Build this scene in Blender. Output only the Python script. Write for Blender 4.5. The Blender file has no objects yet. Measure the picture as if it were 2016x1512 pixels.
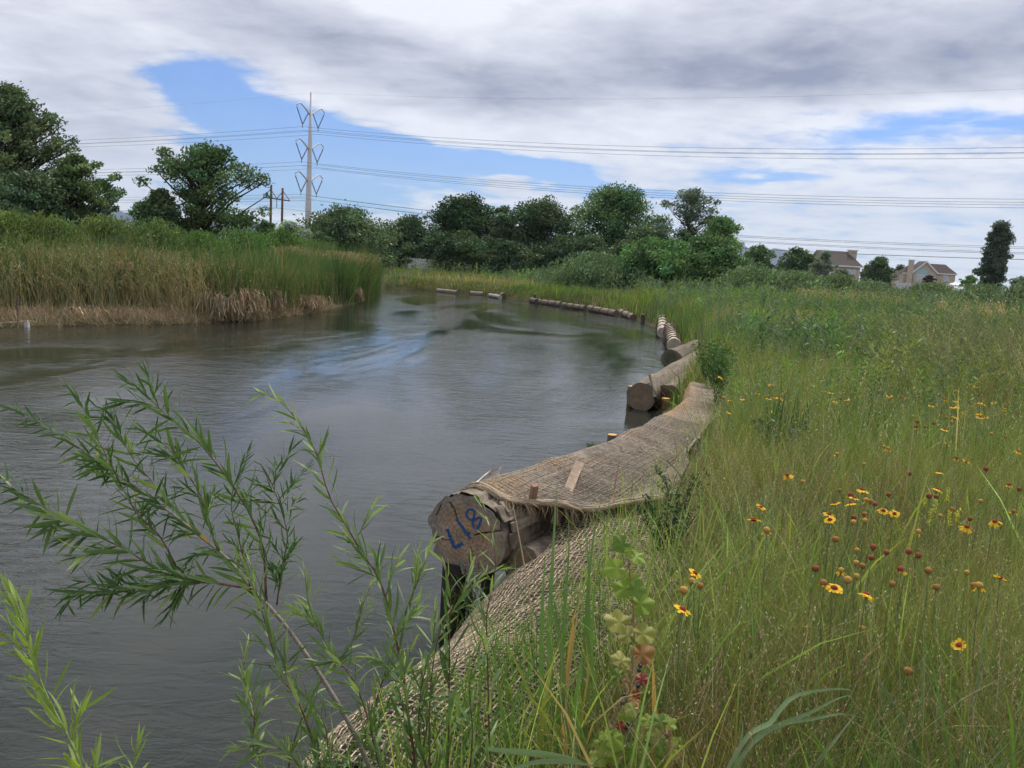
import bpy, math, random
import numpy as np
from mathutils import Vector, Matrix, Euler

# ------------------------------------------------------------------ camera, world, sun, exposure
SC = bpy.context.scene
F = 1650.0
EYE = 2.25
ROLL = math.radians(3.5)
PITCH = math.atan(239 * math.cos(ROLL) / F)
RM = Matrix.Rotation(math.pi / 2 - PITCH, 3, 'X') @ Matrix.Rotation(ROLL, 3, 'Z')
cam_d = bpy.data.cameras.new('camera')
cam = bpy.data.objects.new('camera', cam_d)
SC.collection.objects.link(cam)
cam_d.sensor_width = 36.0
cam_d.lens = 36.0 * F / 2016.0
cam_d.clip_start = 0.05
cam_d.clip_end = 30000
cam.matrix_world = Matrix.Translation((0, 0, EYE)) @ RM.to_4x4()
SC.camera = cam
SC.view_settings.view_transform = 'Standard'
SC.view_settings.look = 'None'
SC.view_settings.gamma = 1.0
SC.view_settings.use_curve_mapping = False
SC.view_settings.exposure = 0.95
SC.render.engine = 'CYCLES'
SC.cycles.max_bounces = 6
SC.cycles.diffuse_bounces = 3
SC.cycles.glossy_bounces = 3
SC.cycles.transmission_bounces = 4
SC.cycles.volume_bounces = 0
SC.cycles.use_adaptive_sampling = True
SC.cycles.adaptive_threshold = 0.02

SUN_EL, SUN_AZ = 56.0, 25.0          # azimuth measured from +Y towards +X
sun_d = bpy.data.lights.new('sun', 'SUN')
sun_d.energy = 2.2
sun_d.angle = math.radians(14)
sun_d.color = (1.0, 0.95, 0.87)
sun = bpy.data.objects.new('sun', sun_d)
SC.collection.objects.link(sun)
_e, _a = math.radians(SUN_EL), math.radians(SUN_AZ)
sdir = Vector((math.cos(_e) * math.sin(_a), math.cos(_e) * math.cos(_a), math.sin(_e)))
sun.rotation_euler = sdir.to_track_quat('Z', 'Y').to_euler()


def ray(px, py):
    return RM @ Vector(((px - 1008) / F, (756 - py) / F, -1.0))


def G(px, py, z=0.0):
    d = ray(px, py)
    return Vector((0, 0, EYE)) + d * ((z - EYE) / d.z)


def D(px, py, Y):
    d = ray(px, py)
    return Vector((0, 0, EYE)) + d * (Y / d.y)


def hor(px):
    return 517 + math.tan(ROLL) * (px - 1008)


class NT:
    """tiny helper for node trees"""
    def __init__(s, nt):
        s.nt = nt

    def n(s, t, **kw):
        nd = s.nt.nodes.new(t)
        for k, v in kw.items():
            setattr(nd, k, v)
        return nd

    def put(s, sock, v):
        if v is None:
            return
        if isinstance(v, bpy.types.NodeSocket):
            s.nt.links.new(v, sock)
        else:
            if sock.type == 'RGBA' and len(v) == 3:
                v = tuple(v) + (1,)
            sock.default_value = v

    def m(s, op, a, b=None, c=None, clamp=False):
        nd = s.n('ShaderNodeMath', operation=op, use_clamp=clamp)
        s.put(nd.inputs[0], a); s.put(nd.inputs[1], b)
        if c is not None:
            s.put(nd.inputs[2], c)
        return nd.outputs[0]

    def vm(s, op, a, b=None):
        nd = s.n('ShaderNodeVectorMath', operation=op)
        s.put(nd.inputs[0], a)
        if b is not None:
            s.put(nd.inputs[1], b)
        return nd.outputs[0]

    def mix(s, f, a, b, mode='MIX'):
        nd = s.n('ShaderNodeMix', data_type='RGBA', blend_type=mode)
        s.put(nd.inputs[0], f); s.put(nd.inputs[6], a); s.put(nd.inputs[7], b)
        return nd.outputs[2]

    def noise(s, vec, scale, detail=4, rough=0.5, dist=0.0, dim='3D'):
        nd = s.n('ShaderNodeTexNoise', noise_dimensions=dim)
        s.put(nd.inputs['Vector'], vec)
        nd.inputs['Scale'].default_value = scale
        nd.inputs['Detail'].default_value = detail
        nd.inputs['Roughness'].default_value = rough
        nd.inputs['Distortion'].default_value = dist
        return nd.outputs[0]

    def ss(s, v, lo, hi, a=0.0, b=1.0, mode='SMOOTHSTEP'):
        nd = s.n('ShaderNodeMapRange', interpolation_type=mode)
        s.put(nd.inputs[0], v)
        for i, x in enumerate((lo, hi, a, b)):
            nd.inputs[i + 1].default_value = x
        return nd.outputs[0]

    def xyz(s, v):
        nd = s.n('ShaderNodeSeparateXYZ'); s.put(nd.inputs[0], v)
        return nd.outputs

    def comb(s, x, y, z):
        nd = s.n('ShaderNodeCombineXYZ')
        for i, q in enumerate((x, y, z)):
            s.put(nd.inputs[i], q)
        return nd.outputs[0]


# world: daylight sky with a broken cloud deck
world = bpy.data.worlds.new('World')
SC.world = world
world.use_nodes = True
wt = world.node_tree
wt.nodes.clear()
N = NT(wt)
W_STR = 0.1
tc = N.n('ShaderNodeTexCoord').outputs['Generated']
sky = N.n('ShaderNodeTexSky', sky_type='NISHITA', sun_disc=False)
sky.sun_elevation = math.radians(SUN_EL)
sky.sun_rotation = math.radians(SUN_AZ)
sky.air_density = 1.0
sky.dust_density = 0.6
sky.ozone_density = 1.5
wx, wy, wz = N.xyz(N.vm('NORMALIZE', tc))
az = N.m('MULTIPLY', N.m('ARCTAN2', wx, wy), 57.2958)
el = N.m('MULTIPLY', N.m('ARCSINE', wz), 57.2958)
zc = N.m('MAXIMUM', wz, 0.0)
den = N.m('ADD', zc, 0.10)
plane = N.comb(N.m('DIVIDE', wx, den), N.m('DIVIDE', wy, den), 0.0)
warp1 = N.noise(plane, 1.1, 3, 0.55)
warp2 = N.noise(N.vm('ADD', plane, (7.3, 2.1, 0)), 1.1, 3, 0.55)
azw = N.m('ADD', az, N.m('MULTIPLY', N.m('SUBTRACT', warp1, 0.5), 8.0))
elw = N.m('ADD', el, N.m('MULTIPLY', N.m('SUBTRACT', warp2, 0.5), 3.5))


def azel(px, py):
    d = ray(px, py).normalized()
    return math.degrees(math.atan2(d.x, d.y)), math.degrees(math.asin(d.z))


def blob(px, py, rx, ry, ang, w):
    """soft ellipse in sky directions; the radii are given in tenths of a degree x 3"""
    a0, e0 = azel(px, py)
    k = 0.0347
    c, s_ = math.cos(math.radians(-ang)), math.sin(math.radians(-ang))
    dx = N.m('SUBTRACT', azw, a0); dy = N.m('SUBTRACT', elw, e0)
    u = N.m('ADD', N.m('MULTIPLY', dx, c / (rx * k)), N.m('MULTIPLY', dy, s_ / (rx * k)))
    v = N.m('ADD', N.m('MULTIPLY', dx, -s_ / (ry * k)), N.m('MULTIPLY', dy, c / (ry * k)))
    d2 = N.m('ADD', N.m('MULTIPLY', u, u), N.m('MULTIPLY', v, v))
    g = N.m('POWER', 2.718, N.m('MULTIPLY', d2, -1.0))
    return N.m('MULTIPLY', g, w)


def total(base, blobs):
    t = base
    for b in blobs:
        t = N.m('ADD', t, blob(*b))
    return t


fb = N.m('SUBTRACT', N.noise(plane, 1.6, 9, 0.6, 0.25), 0.5)
fine = N.m('SUBTRACT', N.noise(N.vm('ADD', plane, (3, 9, 1)), 5.0, 7, 0.62, 0.3), 0.5)
cov = total(0.84, [
    (430, 200, 80, 62, 28, -1.25), (500, 285, 120, 60, 10, -1.2), (660, 265, 180, 50, 14, -1.15), (820, 318, 220, 36, 11, -1.35),
    (1060, 345, 200, 22, 7, -1.3), (1240, 372, 130, 14, 5, -0.9), (600, 365, 150, 36, 0, -1.0),
    (460, 350, 100, 50, 0, -0.5), (760, 395, 130, 14, 6, -0.5),
    (960, 358, 150, 20, 6, 1.3), (565, 235, 45, 20, 0, 0.8), (700, 226, 60, 12, 5, 0.5), (865, 322, 30, 10, 0, 0.6),
    (1770, 262, 120, 26, -4, -0.95), (1500, 335, 110, 10, 0, -0.6), (1960, 232, 80, 20, 0, -0.6), (1640, 215, 60, 14, -10, -0.4),
    (1200, 100, 700, 120, 0, 0.6), (1000, 230, 220, 40, 12, 0.5), (160, 230, 150, 160, 0, 0.5), (450, 60, 300, 50, 10, 0.6),
])
cov = N.m('ADD', cov, N.m('ADD', N.m('MULTIPLY', fb, 1.5), N.m('MULTIPLY', fine, 1.5)))
mask = N.ss(cov, 0.08, 0.95)
shade = total(0.90, [
    (600, 85, 330, 55, 14, -0.50), (1000, 170, 330, 50, 8, -0.42), (1350, 130, 330, 60, 0, -0.50), (1750, 90, 420, 85, -3, -0.70),
    (200, 230, 220, 130, 0, -0.42), (860, 10, 240, 50, 0, 0.30), (1980, 130, 120, 40, 0, -0.3),
    (1550, 250, 380, 45, 0, 0.22), (850, 235, 180, 28, 14, 0.25), (100, 20, 320, 60, 0, 0.0), (1900, 200, 100, 22, 0, 0.3),
    (1500, 410, 500, 20, 0, -0.16), (1300, 480, 600, 20, 0, 0.06), (1250, 300, 400, 30, 4, 0.1),
])
shade = N.m('ADD', shade, N.m('ADD', N.m('MULTIPLY', fb, 1.6), N.m('MULTIPLY', fine, 0.85)))
shade = N.ss(shade, -0.15, 1.08, mode='LINEAR')
ccol = N.mix(shade, (0.135 / W_STR, 0.150 / W_STR, 0.215 / W_STR), (0.50 / W_STR, 0.51 / W_STR, 0.55 / W_STR))
hz = N.ss(el, 0.0, 9.0, 0.75, 0.0)
ccol = N.mix(hz, ccol, (0.46 / W_STR, 0.48 / W_STR, 0.51 / W_STR))
blue = N.mix(1.0, sky.outputs[0], (0.18, 0.37, 0.68), 'MULTIPLY')
col = N.mix(N.m('ADD', N.m('MULTIPLY', mask, 0.9), 0.1), blue, ccol)
bg = N.n('ShaderNodeBackground')
N.put(bg.inputs[0], col)
bg.inputs[1].default_value = W_STR
wt.links.new(bg.outputs[0], N.n('ShaderNodeOutputWorld').inputs[0])

# ------------------------------------------------------------------ materials
MATS = {}


def newmat(name):
    m = bpy.data.materials.new(name)
    m.use_nodes = True
    nt = m.node_tree
    nt.nodes.clear()
    return m, NT(nt)


def out(N, sh, disp=None):
    o = N.n('ShaderNodeOutputMaterial')
    N.nt.links.new(sh, o.inputs[0])


def bsdf(N, col, rough=0.7, spec=0.3, normal=None, metal=0.0):
    b = N.n('ShaderNodeBsdfPrincipled')
    N.put(b.inputs['Base Color'], col)
    N.put(b.inputs['Roughness'], rough)
    N.put(b.inputs['Specular IOR Level'], spec)
    N.put(b.inputs['Metallic'], metal)
    if normal is not None:
        N.put(b.inputs['Normal'], normal)
    return b


def bump(N, h, strength=0.5, dist=0.01):
    b = N.n('ShaderNodeBump')
    N.put(b.inputs['Height'], h)
    b.inputs['Strength'].default_value = strength
    b.inputs['Distance'].default_value = dist
    return b.outputs[0]


def veg(name, transl=0.3, rough=0.6, spec=0.2, fixed=None, vary=0.25):
    """foliage; colour from the mesh's own 'col' attribute, or a fixed pair varied per object"""
    m, N = newmat(name)
    if fixed is None:
        at = N.n('ShaderNodeAttribute'); at.attribute_name = 'col'
        c = at.outputs['Color']
    else:
        oi = N.n('ShaderNodeObjectInfo')
        c = N.mix(oi.outputs['Random'], fixed[0], fixed[1])
        pos = N.n('ShaderNodeTexCoord').outputs['Object']
        nz = N.noise(pos, 60.0, 3, 0.6)
        c = N.mix(N.ss(nz, 0.3, 0.7, 0.0, vary), c, fixed[2] if len(fixed) > 2 else (0.02, 0.03, 0.01))
    b = bsdf(N, c, rough, spec)
    t = N.n('ShaderNodeBsdfTranslucent')
    N.put(t.inputs[0], N.mix(1.0, c, (1.25, 1.35, 0.7), 'MULTIPLY'))
    mx = N.n('ShaderNodeMixShader')
    mx.inputs[0].default_value = transl
    N.nt.links.new(b.outputs[0], mx.inputs[1]); N.nt.links.new(t.outputs[0], mx.inputs[2])
    out(N, mx.outputs[0])
    MATS[name] = m
    return m


def plain(name, c1, c2=None, scale=20.0, rough=0.8, spec=0.2, bmp=0.0, stretch=None, metal=0.0, detail=5, bdist=0.01, use_obj=True, lo=0.35, hi=0.65):
    m, N = newmat(name)
    pos = N.n('ShaderNodeTexCoord').outputs['Object'] if use_obj else N.n('ShaderNodeNewGeometry').outputs['Position']
    if stretch:
        pos = N.vm('MULTIPLY', pos, stretch)
    nz = N.noise(pos, scale, detail, 0.6)
    c = N.mix(N.ss(nz, lo, hi), c1, c2) if c2 else c1
    nr = bump(N, nz, bmp, bdist) if bmp else None
    out(N, bsdf(N, c, rough, spec, nr, metal).outputs[0])
    MATS[name] = m
    return m


M_VEG = veg('plant_tissue', 0.3)
M_CROWN = veg('tree_foliage', 0.22, 0.55)
M_DRY = veg('dry_stems', 0.12, 0.8, 0.1)
M_BARK = plain('bark', (0.07, 0.055, 0.042), (0.13, 0.105, 0.08), 8, 0.95, 0.1, 0.6, (1, 1, 0.25))
M_BARKD = plain('dark_bark', (0.035, 0.028, 0.022), (0.07, 0.055, 0.042), 8, 0.95, 0.1, 0.5, (1, 1, 0.25))

# ------------------------------------------------------------------ mesh building
COL = SC.collection


class Geo:
    def __init__(s):
        s.V, s.Q, s.T, s.C, s.n = [], [], [], [], 0

    def add(s, V, Q=None, T=None, C=None):
        V = np.asarray(V, dtype=np.float32).reshape(-1, 3)
        if Q is not None and len(Q):
            s.Q.append(np.asarray(Q, dtype=np.int32).reshape(-1, 4) + s.n)
        if T is not None and len(T):
            s.T.append(np.asarray(T, dtype=np.int32).reshape(-1, 3) + s.n)
        if C is None:
            C = np.ones((len(V), 3), np.float32)
        C = np.asarray(C, dtype=np.float32)
        if C.ndim == 1:
            C = np.tile(C, (len(V), 1))
        s.V.append(V); s.C.append(C); s.n += len(V)

    def mesh(s, name, mat, smooth=False, mats=None, midx=None):
        me = bpy.data.meshes.new(name)
        V = np.concatenate(s.V) if s.V else np.zeros((0, 3), np.float32)
        Q = np.concatenate(s.Q) if s.Q else np.zeros((0, 4), np.int32)
        T = np.concatenate(s.T) if s.T else np.zeros((0, 3), np.int32)
        me.vertices.add(len(V)); me.vertices.foreach_set('co', V.ravel())
        me.loops.add(Q.size + T.size)
        me.loops.foreach_set('vertex_index', np.concatenate([Q.ravel(), T.ravel()]).astype(np.int32))
        me.polygons.add(len(Q) + len(T))
        st = np.concatenate([np.arange(len(Q)) * 4, Q.size + np.arange(len(T)) * 3]).astype(np.int32)
        me.polygons.foreach_set('loop_start', st)
        me.polygons.foreach_set('use_smooth', np.full(len(Q) + len(T), smooth, dtype=bool))
        at = me.attributes.new('col', 'FLOAT_COLOR', 'POINT')
        C = np.concatenate(s.C)
        at.data.foreach_set('color', np.concatenate([C, np.ones((len(C), 1), np.float32)], axis=1).ravel().astype(np.float32))
        me.update(calc_edges=True)
        if mat:
            me.materials.append(mat)
        return me

    def obj(s, name, mat, parent=None, smooth=False, offset=None):
        if offset is not None:
            o = Vector(offset)
            s.V = [v - np.array(o, dtype=np.float32) for v in s.V]
        return link(name, s.mesh(name, mat, smooth), parent)


def link(name, me, parent=None, loc=None):
    o = bpy.data.objects.new(name, me)
    COL.objects.link(o)
    if parent is not None:
        o.parent = parent
    if loc is not None:
        o.location = loc
    return o


def tag(o, label=None, cat=None, group=None, kind=None):
    if label: o['label'] = label
    if cat: o['category'] = cat
    if group: o['group'] = group
    if kind: o['kind'] = kind
    return o


def thing(name, label, cat, loc=(0, 0, 0), group=None):
    o = bpy.data.objects.new(name, None)
    o.empty_display_size = 0.2
    COL.objects.link(o)
    o.location = loc
    return tag(o, label, cat, group)


def tube(pts, rad, sides=6, cap=True, col=None, jitter=0.0, rng=None):
    """-> V, Q, T of a tube along pts"""
    P = np.array([tuple(p) for p in pts], dtype=float)
    n = len(P)
    R = np.broadcast_to(np.asarray(rad, dtype=float), (n,))
    tg = np.gradient(P, axis=0)
    tg /= np.linalg.norm(tg, axis=1, keepdims=True) + 1e-9
    ref = np.array([0, 0, 1.0]) if abs(tg[0][2]) < 0.9 else np.array([1.0, 0, 0])
    a = np.cross(tg, ref); a /= np.linalg.norm(a, axis=1, keepdims=True) + 1e-9
    b = np.cross(tg, a)
    th = np.arange(sides) * 2 * math.pi / sides
    ring = a[:, None, :] * np.cos(th)[None, :, None] + b[:, None, :] * np.sin(th)[None, :, None]
    RR = R[:, None, None] * np.ones((1, sides, 1))
    if jitter and rng is not None:
        RR = RR * (1 + rng.uniform(-jitter, jitter, (n, sides, 1)))
    V = (P[:, None, :] + ring * RR).reshape(-1, 3)
    i = np.arange(n - 1)[:, None] * sides; j = np.arange(sides)[None, :]; j2 = (j + 1) % sides
    Q = np.stack([i + j, i + j2, i + sides + j2, i + sides + j], axis=-1).reshape(-1, 4)
    T = []
    if cap:
        V = np.concatenate([V, P[:1], P[-1:]])
        c0, c1 = n * sides, n * sides + 1
        for k in range(sides):
            T.append((c0, (k + 1) % sides, k)); T.append((c1, (n - 1) * sides + k, (n - 1) * sides + (k + 1) % sides))
    return V, Q, T


def catmull(pts, n):
    P = np.array([tuple(p) for p in pts], dtype=float)
    if len(P) < 3:
        t = np.linspace(0, 1, n)[:, None]
        return P[0] * (1 - t) + P[-1] * t
    d = np.concatenate([[0], np.cumsum(np.linalg.norm(np.diff(P, axis=0), axis=1))])
    t = np.linspace(0, d[-1], n)
    idx = np.clip(np.searchsorted(d, t, side='right') - 1, 0, len(P) - 2)
    Pm = np.concatenate([[2 * P[0] - P[1]], P, [2 * P[-1] - P[-2]]])
    u = ((t - d[idx]) / (d[idx + 1] - d[idx] + 1e-12))[:, None]
    p0, p1, p2, p3 = Pm[idx], Pm[idx + 1], Pm[idx + 2], Pm[idx + 3]
    return 0.5 * (2 * p1 + (p2 - p0) * u + (2 * p0 - 5 * p1 + 4 * p2 - p3) * u ** 2 + (3 * p1 - p0 - 3 * p2 + p3) * u ** 3)


def box(x0, x1, y0, y1, z0, z1):
    V = [(x, y, z) for z in (z0, z1) for y in (y0, y1) for x in (x0, x1)]
    Q = [(0, 2, 3, 1), (4, 5, 7, 6), (0, 1, 5, 4), (2, 6, 7, 3), (0, 4, 6, 2), (1, 3, 7, 5)]
    return V, Q


def vnoise(x, y, seed=0):
    """smooth value noise, numpy"""
    x = np.asarray(x, float); y = np.asarray(y, float)
    xi = np.floor(x).astype(np.int64); yi = np.floor(y).astype(np.int64)
    fx = x - xi; fy = y - yi
    fx = fx * fx * (3 - 2 * fx); fy = fy * fy * (3 - 2 * fy)

    def h(a, b):
        v = np.sin(a * 127.1 + b * 311.7 + seed * 74.7) * 43758.5453
        return v - np.floor(v)
    return (h(xi, yi) * (1 - fx) + h(xi + 1, yi) * fx) * (1 - fy) + (h(xi, yi + 1) * (1 - fx) + h(xi + 1, yi + 1) * fx) * fy


def fbm(x, y, seed=0, o=4):
    s = 0; a = 0.5; f = 1.0
    for k in range(o):
        s = s + a * vnoise(np.asarray(x) * f, np.asarray(y) * f, seed + k * 3); a *= 0.5; f *= 2.1
    return s


def sstep(x, a, b):
    t = np.clip((x - a) / (b - a), 0, 1)
    return t * t * (3 - 2 * t)


# ------------------------------------------------------------------ ground, river, hills
RS = [(-6, -60), (-4, -14), (-2.6, -5), (-1.7, 0), (-0.95, 3.0), (-0.83, 3.4), (-0.53, 3.9), (-0.33, 4.45), (-0.12, 4.8), (0.28, 5.6),
      (0.72, 6.5), (1.4, 8.3), (2.15, 10.8), (2.35, 12.4), (2.5, 14.4), (4.0, 19.8), (4.85, 24.4), (5.55, 30), (5.6, 35), (5.5, 39.3),
      (3.95, 47.6), (1.0, 50.3), (-2, 55.8), (-5.9, 57.8), (-9.6, 59.4), (-16, 62), (-30, 66), (-70, 75), (-160, 95)]
LS = [(-160, 84), (-70, 64), (-30, 58), (-15, 57), (-10, 55.5), (-8.6, 52.5), (-7.5, 44.7), (-7.15, 37), (-7.45, 29.4), (-8.15, 25), (-9.2, 23.2),
      (-10.3, 22.1), (-11.4, 21.1), (-12.1, 19.4), (-14, 17.4), (-20, 14), (-30, 8), (-42, -8), (-46, -60)]
POLY = np.array(RS + LS, float)
NR = len(RS)


def shore(x, y):
    """signed distance to the river (negative inside) and True where the nearest bank is the left one"""
    x = np.atleast_1d(np.asarray(x, float)); y = np.atleast_1d(np.asarray(y, float))
    best = np.full(x.shape, 1e9); bi = np.zeros(x.shape, int); ins = np.zeros(x.shape, bool)
    n = len(POLY)
    for i in range(n):
        ax, ay = POLY[i]; bx, by = POLY[(i + 1) % n]
        dx, dy = bx - ax, by - ay
        t = np.clip(((x - ax) * dx + (y - ay) * dy) / (dx * dx + dy * dy), 0, 1)
        d = np.hypot(x - ax - t * dx, y - ay - t * dy)
        c = d < best
        best[c] = d[c]; bi[c] = i
        cr = ((ay > y) != (by > y)) & (x < (bx - ax) * (y - ay) / (by - ay + 1e-12) + ax)
        ins ^= cr
    return np.where(ins, -best, best), (bi >= NR) & (bi < n - 1)


def zg(x, y):
    s, left = shore(x, y)
    x = np.atleast_1d(x); y = np.atleast_1d(y)
    nz = fbm(x * 0.7, y * 0.7, 5) - 0.5
    zr = 0.66 * sstep(s, -0.05, 1.0) + 0.10 * sstep(s, 1.0, 6.0) + 0.5 * sstep(s, 15, 90) + nz * 0.10 * sstep(s, 0.1, 1.5)
    zl = 0.10 * sstep(s, 0.0, 0.5) + 0.18 * sstep(s, 1.5, 5) + 0.4 * sstep(s, 8, 40) + nz * 0.10 * sstep(s, 0.1, 1.5)
    z = np.where(left, zl, zr)
    return np.where(s < 0, np.maximum(-0.9, s * 1.2 - 0.02), z)


def zg1(x, y):
    return float(zg(np.array([x]), np.array([y]))[0])


m, N = newmat('soil')
pos = N.n('ShaderNodeNewGeometry').outputs['Position']
a = N.noise(pos, 0.35, 5, 0.6); b = N.noise(pos, 9.0, 6, 0.65)
c = N.mix(N.ss(a, 0.35, 0.65), (0.045, 0.05, 0.02), (0.085, 0.075, 0.035))
c = N.mix(N.ss(b, 0.35, 0.7), c, (0.11, 0.085, 0.05))
out(N, bsdf(N, c, 0.95, 0.1, bump(N, b, 0.8, 0.03)).outputs[0])
M_SOIL = m

na, nr = 420, 300
ang = np.concatenate([np.linspace(-0.8, 0.8, 300), np.linspace(0.8, 2 * math.pi - 0.8, 122)[1:-1]])
na = len(ang)
rad = np.concatenate([[0.02], np.geomspace(0.6, 9000, nr)])
A, Rr = np.meshgrid(ang, rad)
X = Rr * np.sin(A); Yy = Rr * np.cos(A)
Z = zg(X.ravel(), Yy.ravel())
i = np.arange(nr)[:, None] * na; j = np.arange(na)[None, :]; j2 = (j + 1) % na
Q = np.stack([i + j, i + na + j, i + na + j2, i + j2], axis=-1).reshape(-1, 4)[:, ::-1]
g = Geo(); g.add(np.stack([X.ravel(), Yy.ravel(), Z], axis=1), Q)
tag(g.obj('ground', M_SOIL, smooth=True), kind='structure')

# water
m, N = newmat('river_water')
pos = N.n('ShaderNodeNewGeometry').outputs['Position']
p1 = N.vm('MULTIPLY', pos, (0.6, 1.3, 1.0))
w1 = N.noise(p1, 1.6, 3, 0.55, 0.6)
w2 = N.noise(p1, 6.5, 4, 0.6, 0.8)
w3 = N.noise(p1, 22.0, 2, 0.5, 0.3)
calm = N.ss(N.noise(N.vm('MULTIPLY', pos, (0.5, 0.16, 1)), 0.55, 3, 0.6, 1.0), 0.38, 0.64, 0.15, 1.15)
hgt = N.m('ADD', N.m('ADD', N.m('MULTIPLY', w1, 0.95), N.m('MULTIPLY', N.noise(p1, 0.5, 2, 0.5, 0.5), 0.9)), N.m('ADD', N.m('MULTIPLY', w2, 0.75), N.m('MULTIPLY', w3, 0.16)))
hgt = N.m('MULTIPLY', hgt, calm)
cd_ = N.n('ShaderNodeNewGeometry')
bn = bump(N, hgt, 1.0, 0.015)
mud = N.noise(pos, 0.5, 4, 0.6, 0.5)
wc = N.mix(N.ss(mud, 0.35, 0.65), (0.017, 0.021, 0.016), (0.027, 0.029, 0.022))
b = bsdf(N, wc, 0.06, 0.5, bn)
b.inputs['IOR'].default_value = 1.333
out(N, b.outputs[0])
g = Geo(); g.add([(-400, -120, 0), (120, -120, 0), (120, 260, 0), (-400, 260, 0)], [(0, 1, 2, 3)])
tag(g.obj('river', m), kind='structure')

# mountains far beyond the plain
m, N = newmat('hazed_mountain_rock')
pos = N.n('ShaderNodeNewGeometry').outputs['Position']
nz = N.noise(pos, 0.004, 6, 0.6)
out(N, bsdf(N, N.mix(N.ss(nz, 0.4, 0.6), (0.03, 0.045, 0.07), (0.06, 0.075, 0.10)), 1.0, 0.0).outputs[0])  # distance haze painted into the rock colour as blue, besides the air volume
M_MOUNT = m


def ridge(name, prof, Y, depth, seed):
    """prof: list of (px, py) giving the skyline; world ridge at distance Y"""
    pts = [D(px, py, Y) for px, py in prof]
    xs = np.array([p.x for p in pts]); zs = np.array([p.z for p in pts])
    X = np.linspace(xs[0], xs[-1], 220)
    top = np.interp(X, xs, zs)
    top = top + (fbm(X * 0.006, X * 0 + seed, seed) - 0.5) * 0.16 * np.maximum(top, 0)
    rows = []
    for t in np.linspace(-1, 1, 21):
        f = (1 - abs(t)) ** 1.2
        rough = (fbm(X * 0.004, np.full_like(X, t * 4), seed + 9) - 0.5) * top * 0.5 * (1 - f) * (f > 0)
        rows.append(np.stack([X, np.full_like(X, Y + t * depth), np.maximum(top * f + rough, -2)], axis=1))
    V = np.concatenate(rows)
    n = len(X)
    i = np.arange(20)[:, None] * n; j = np.arange(n - 1)[None, :]
    Q = np.stack([i + j, i + j + 1, i + n + j + 1, i + n + j], axis=-1).reshape(-1, 4)
    g = Geo(); g.add(V, Q)
    tag(g.obj(name, M_MOUNT, smooth=True), kind='structure')


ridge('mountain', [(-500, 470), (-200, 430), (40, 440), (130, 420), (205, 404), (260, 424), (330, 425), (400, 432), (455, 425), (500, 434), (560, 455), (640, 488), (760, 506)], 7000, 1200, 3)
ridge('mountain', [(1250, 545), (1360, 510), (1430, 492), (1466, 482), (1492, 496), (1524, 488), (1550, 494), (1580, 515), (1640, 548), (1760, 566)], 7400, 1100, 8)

# ------------------------------------------------------------------ vegetation generators
RNG = np.random.default_rng(7)


def blades(g, P, h, w, lean, c0, c1, levels=(0, .4, .75, 1.0), curve=1.8, facing=None, prof=None, droop=0.25):
    """grass blades at P; lean = 2-D tip offset in units of h; c0 base colour, c1 tip colour (Nx3)"""
    n = len(P)
    if n == 0:
        return
    h = np.broadcast_to(h, (n,)); w = np.broadcast_to(w, (n,))
    if facing is None:
        facing = RNG.uniform(0, math.pi, n)
    wd = np.stack([np.cos(facing), np.sin(facing), np.zeros(n)], axis=1)
    lv = list(levels)
    prof = prof or {4: (.75, 1.0, .7), 3: (.9, .8), 5: (.7, 1.0, .95, .65)}[len(lv)]
    lm = np.linalg.norm(lean, axis=1)
    rows = []; cols = []
    c0 = np.broadcast_to(c0, (n, 3)); c1 = np.broadcast_to(c1, (n, 3))
    for k, t in enumerate(lv):
        c = P.copy()
        c[:, :2] += lean * (h * t ** curve)[:, None]
        c[:, 2] += h * t * (1 - droop * lm * lm * t)
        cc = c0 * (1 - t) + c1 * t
        if k < len(lv) - 1:
            o = wd * (w * 0.5 * prof[k])[:, None]
            rows += [c - o, c + o]; cols += [cc, cc]
        else:
            rows.append(c); cols.append(cc)
    m = len(rows)
    V = np.stack(rows, axis=1).reshape(-1, 3); C = np.stack(cols, axis=1).reshape(-1, 3)
    b = np.arange(n)[:, None] * m
    Q = []
    for k in range(len(lv) - 2):
        Q.append(np.concatenate([b + 2 * k, b + 2 * k + 1, b + 2 * k + 3, b + 2 * k + 2], axis=1))
    T = np.concatenate([b + m - 3, b + m - 2, b + m - 1], axis=1)
    g.add(V, np.concatenate(Q), T, C)


def flecks(g, P, size, aspect, C, dirs=None, flat=0.0):
    """small rhombic leaves, one quad each"""
    n = len(P)
    if n == 0:
        return
    u = RNG.normal(size=(n, 3)) if dirs is None else dirs + RNG.normal(size=(n, 3)) * 0.25
    u /= np.linalg.norm(u, axis=1, keepdims=True)
    r = RNG.normal(size=(n, 3)); r[:, 2] += flat
    v = np.cross(u, r); v /= np.linalg.norm(v, axis=1, keepdims=True) + 1e-9
    s = np.broadcast_to(size, (n,))[:, None]
    V = np.stack([P - u * s, P + v * s * aspect, P + u * s, P - v * s * aspect], axis=1).reshape(-1, 3)
    b = np.arange(n)[:, None] * 4
    g.add(V, b + np.arange(4)[None, :], None, np.repeat(np.broadcast_to(C, (n, 3)), 4, axis=0))


def jit(c, n, amt=0.25, hue=0.1):
    c = np.asarray(c, float)
    k = RNG.lognormal(0, amt, (n, 1)); hshift = RNG.normal(0, hue, (n, 1))
    return np.clip(c[None, :] * k * np.concatenate([1 + hshift, np.ones((n, 1)), 1 - hshift * 0.5], axis=1), 0.004, 0.9)


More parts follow.
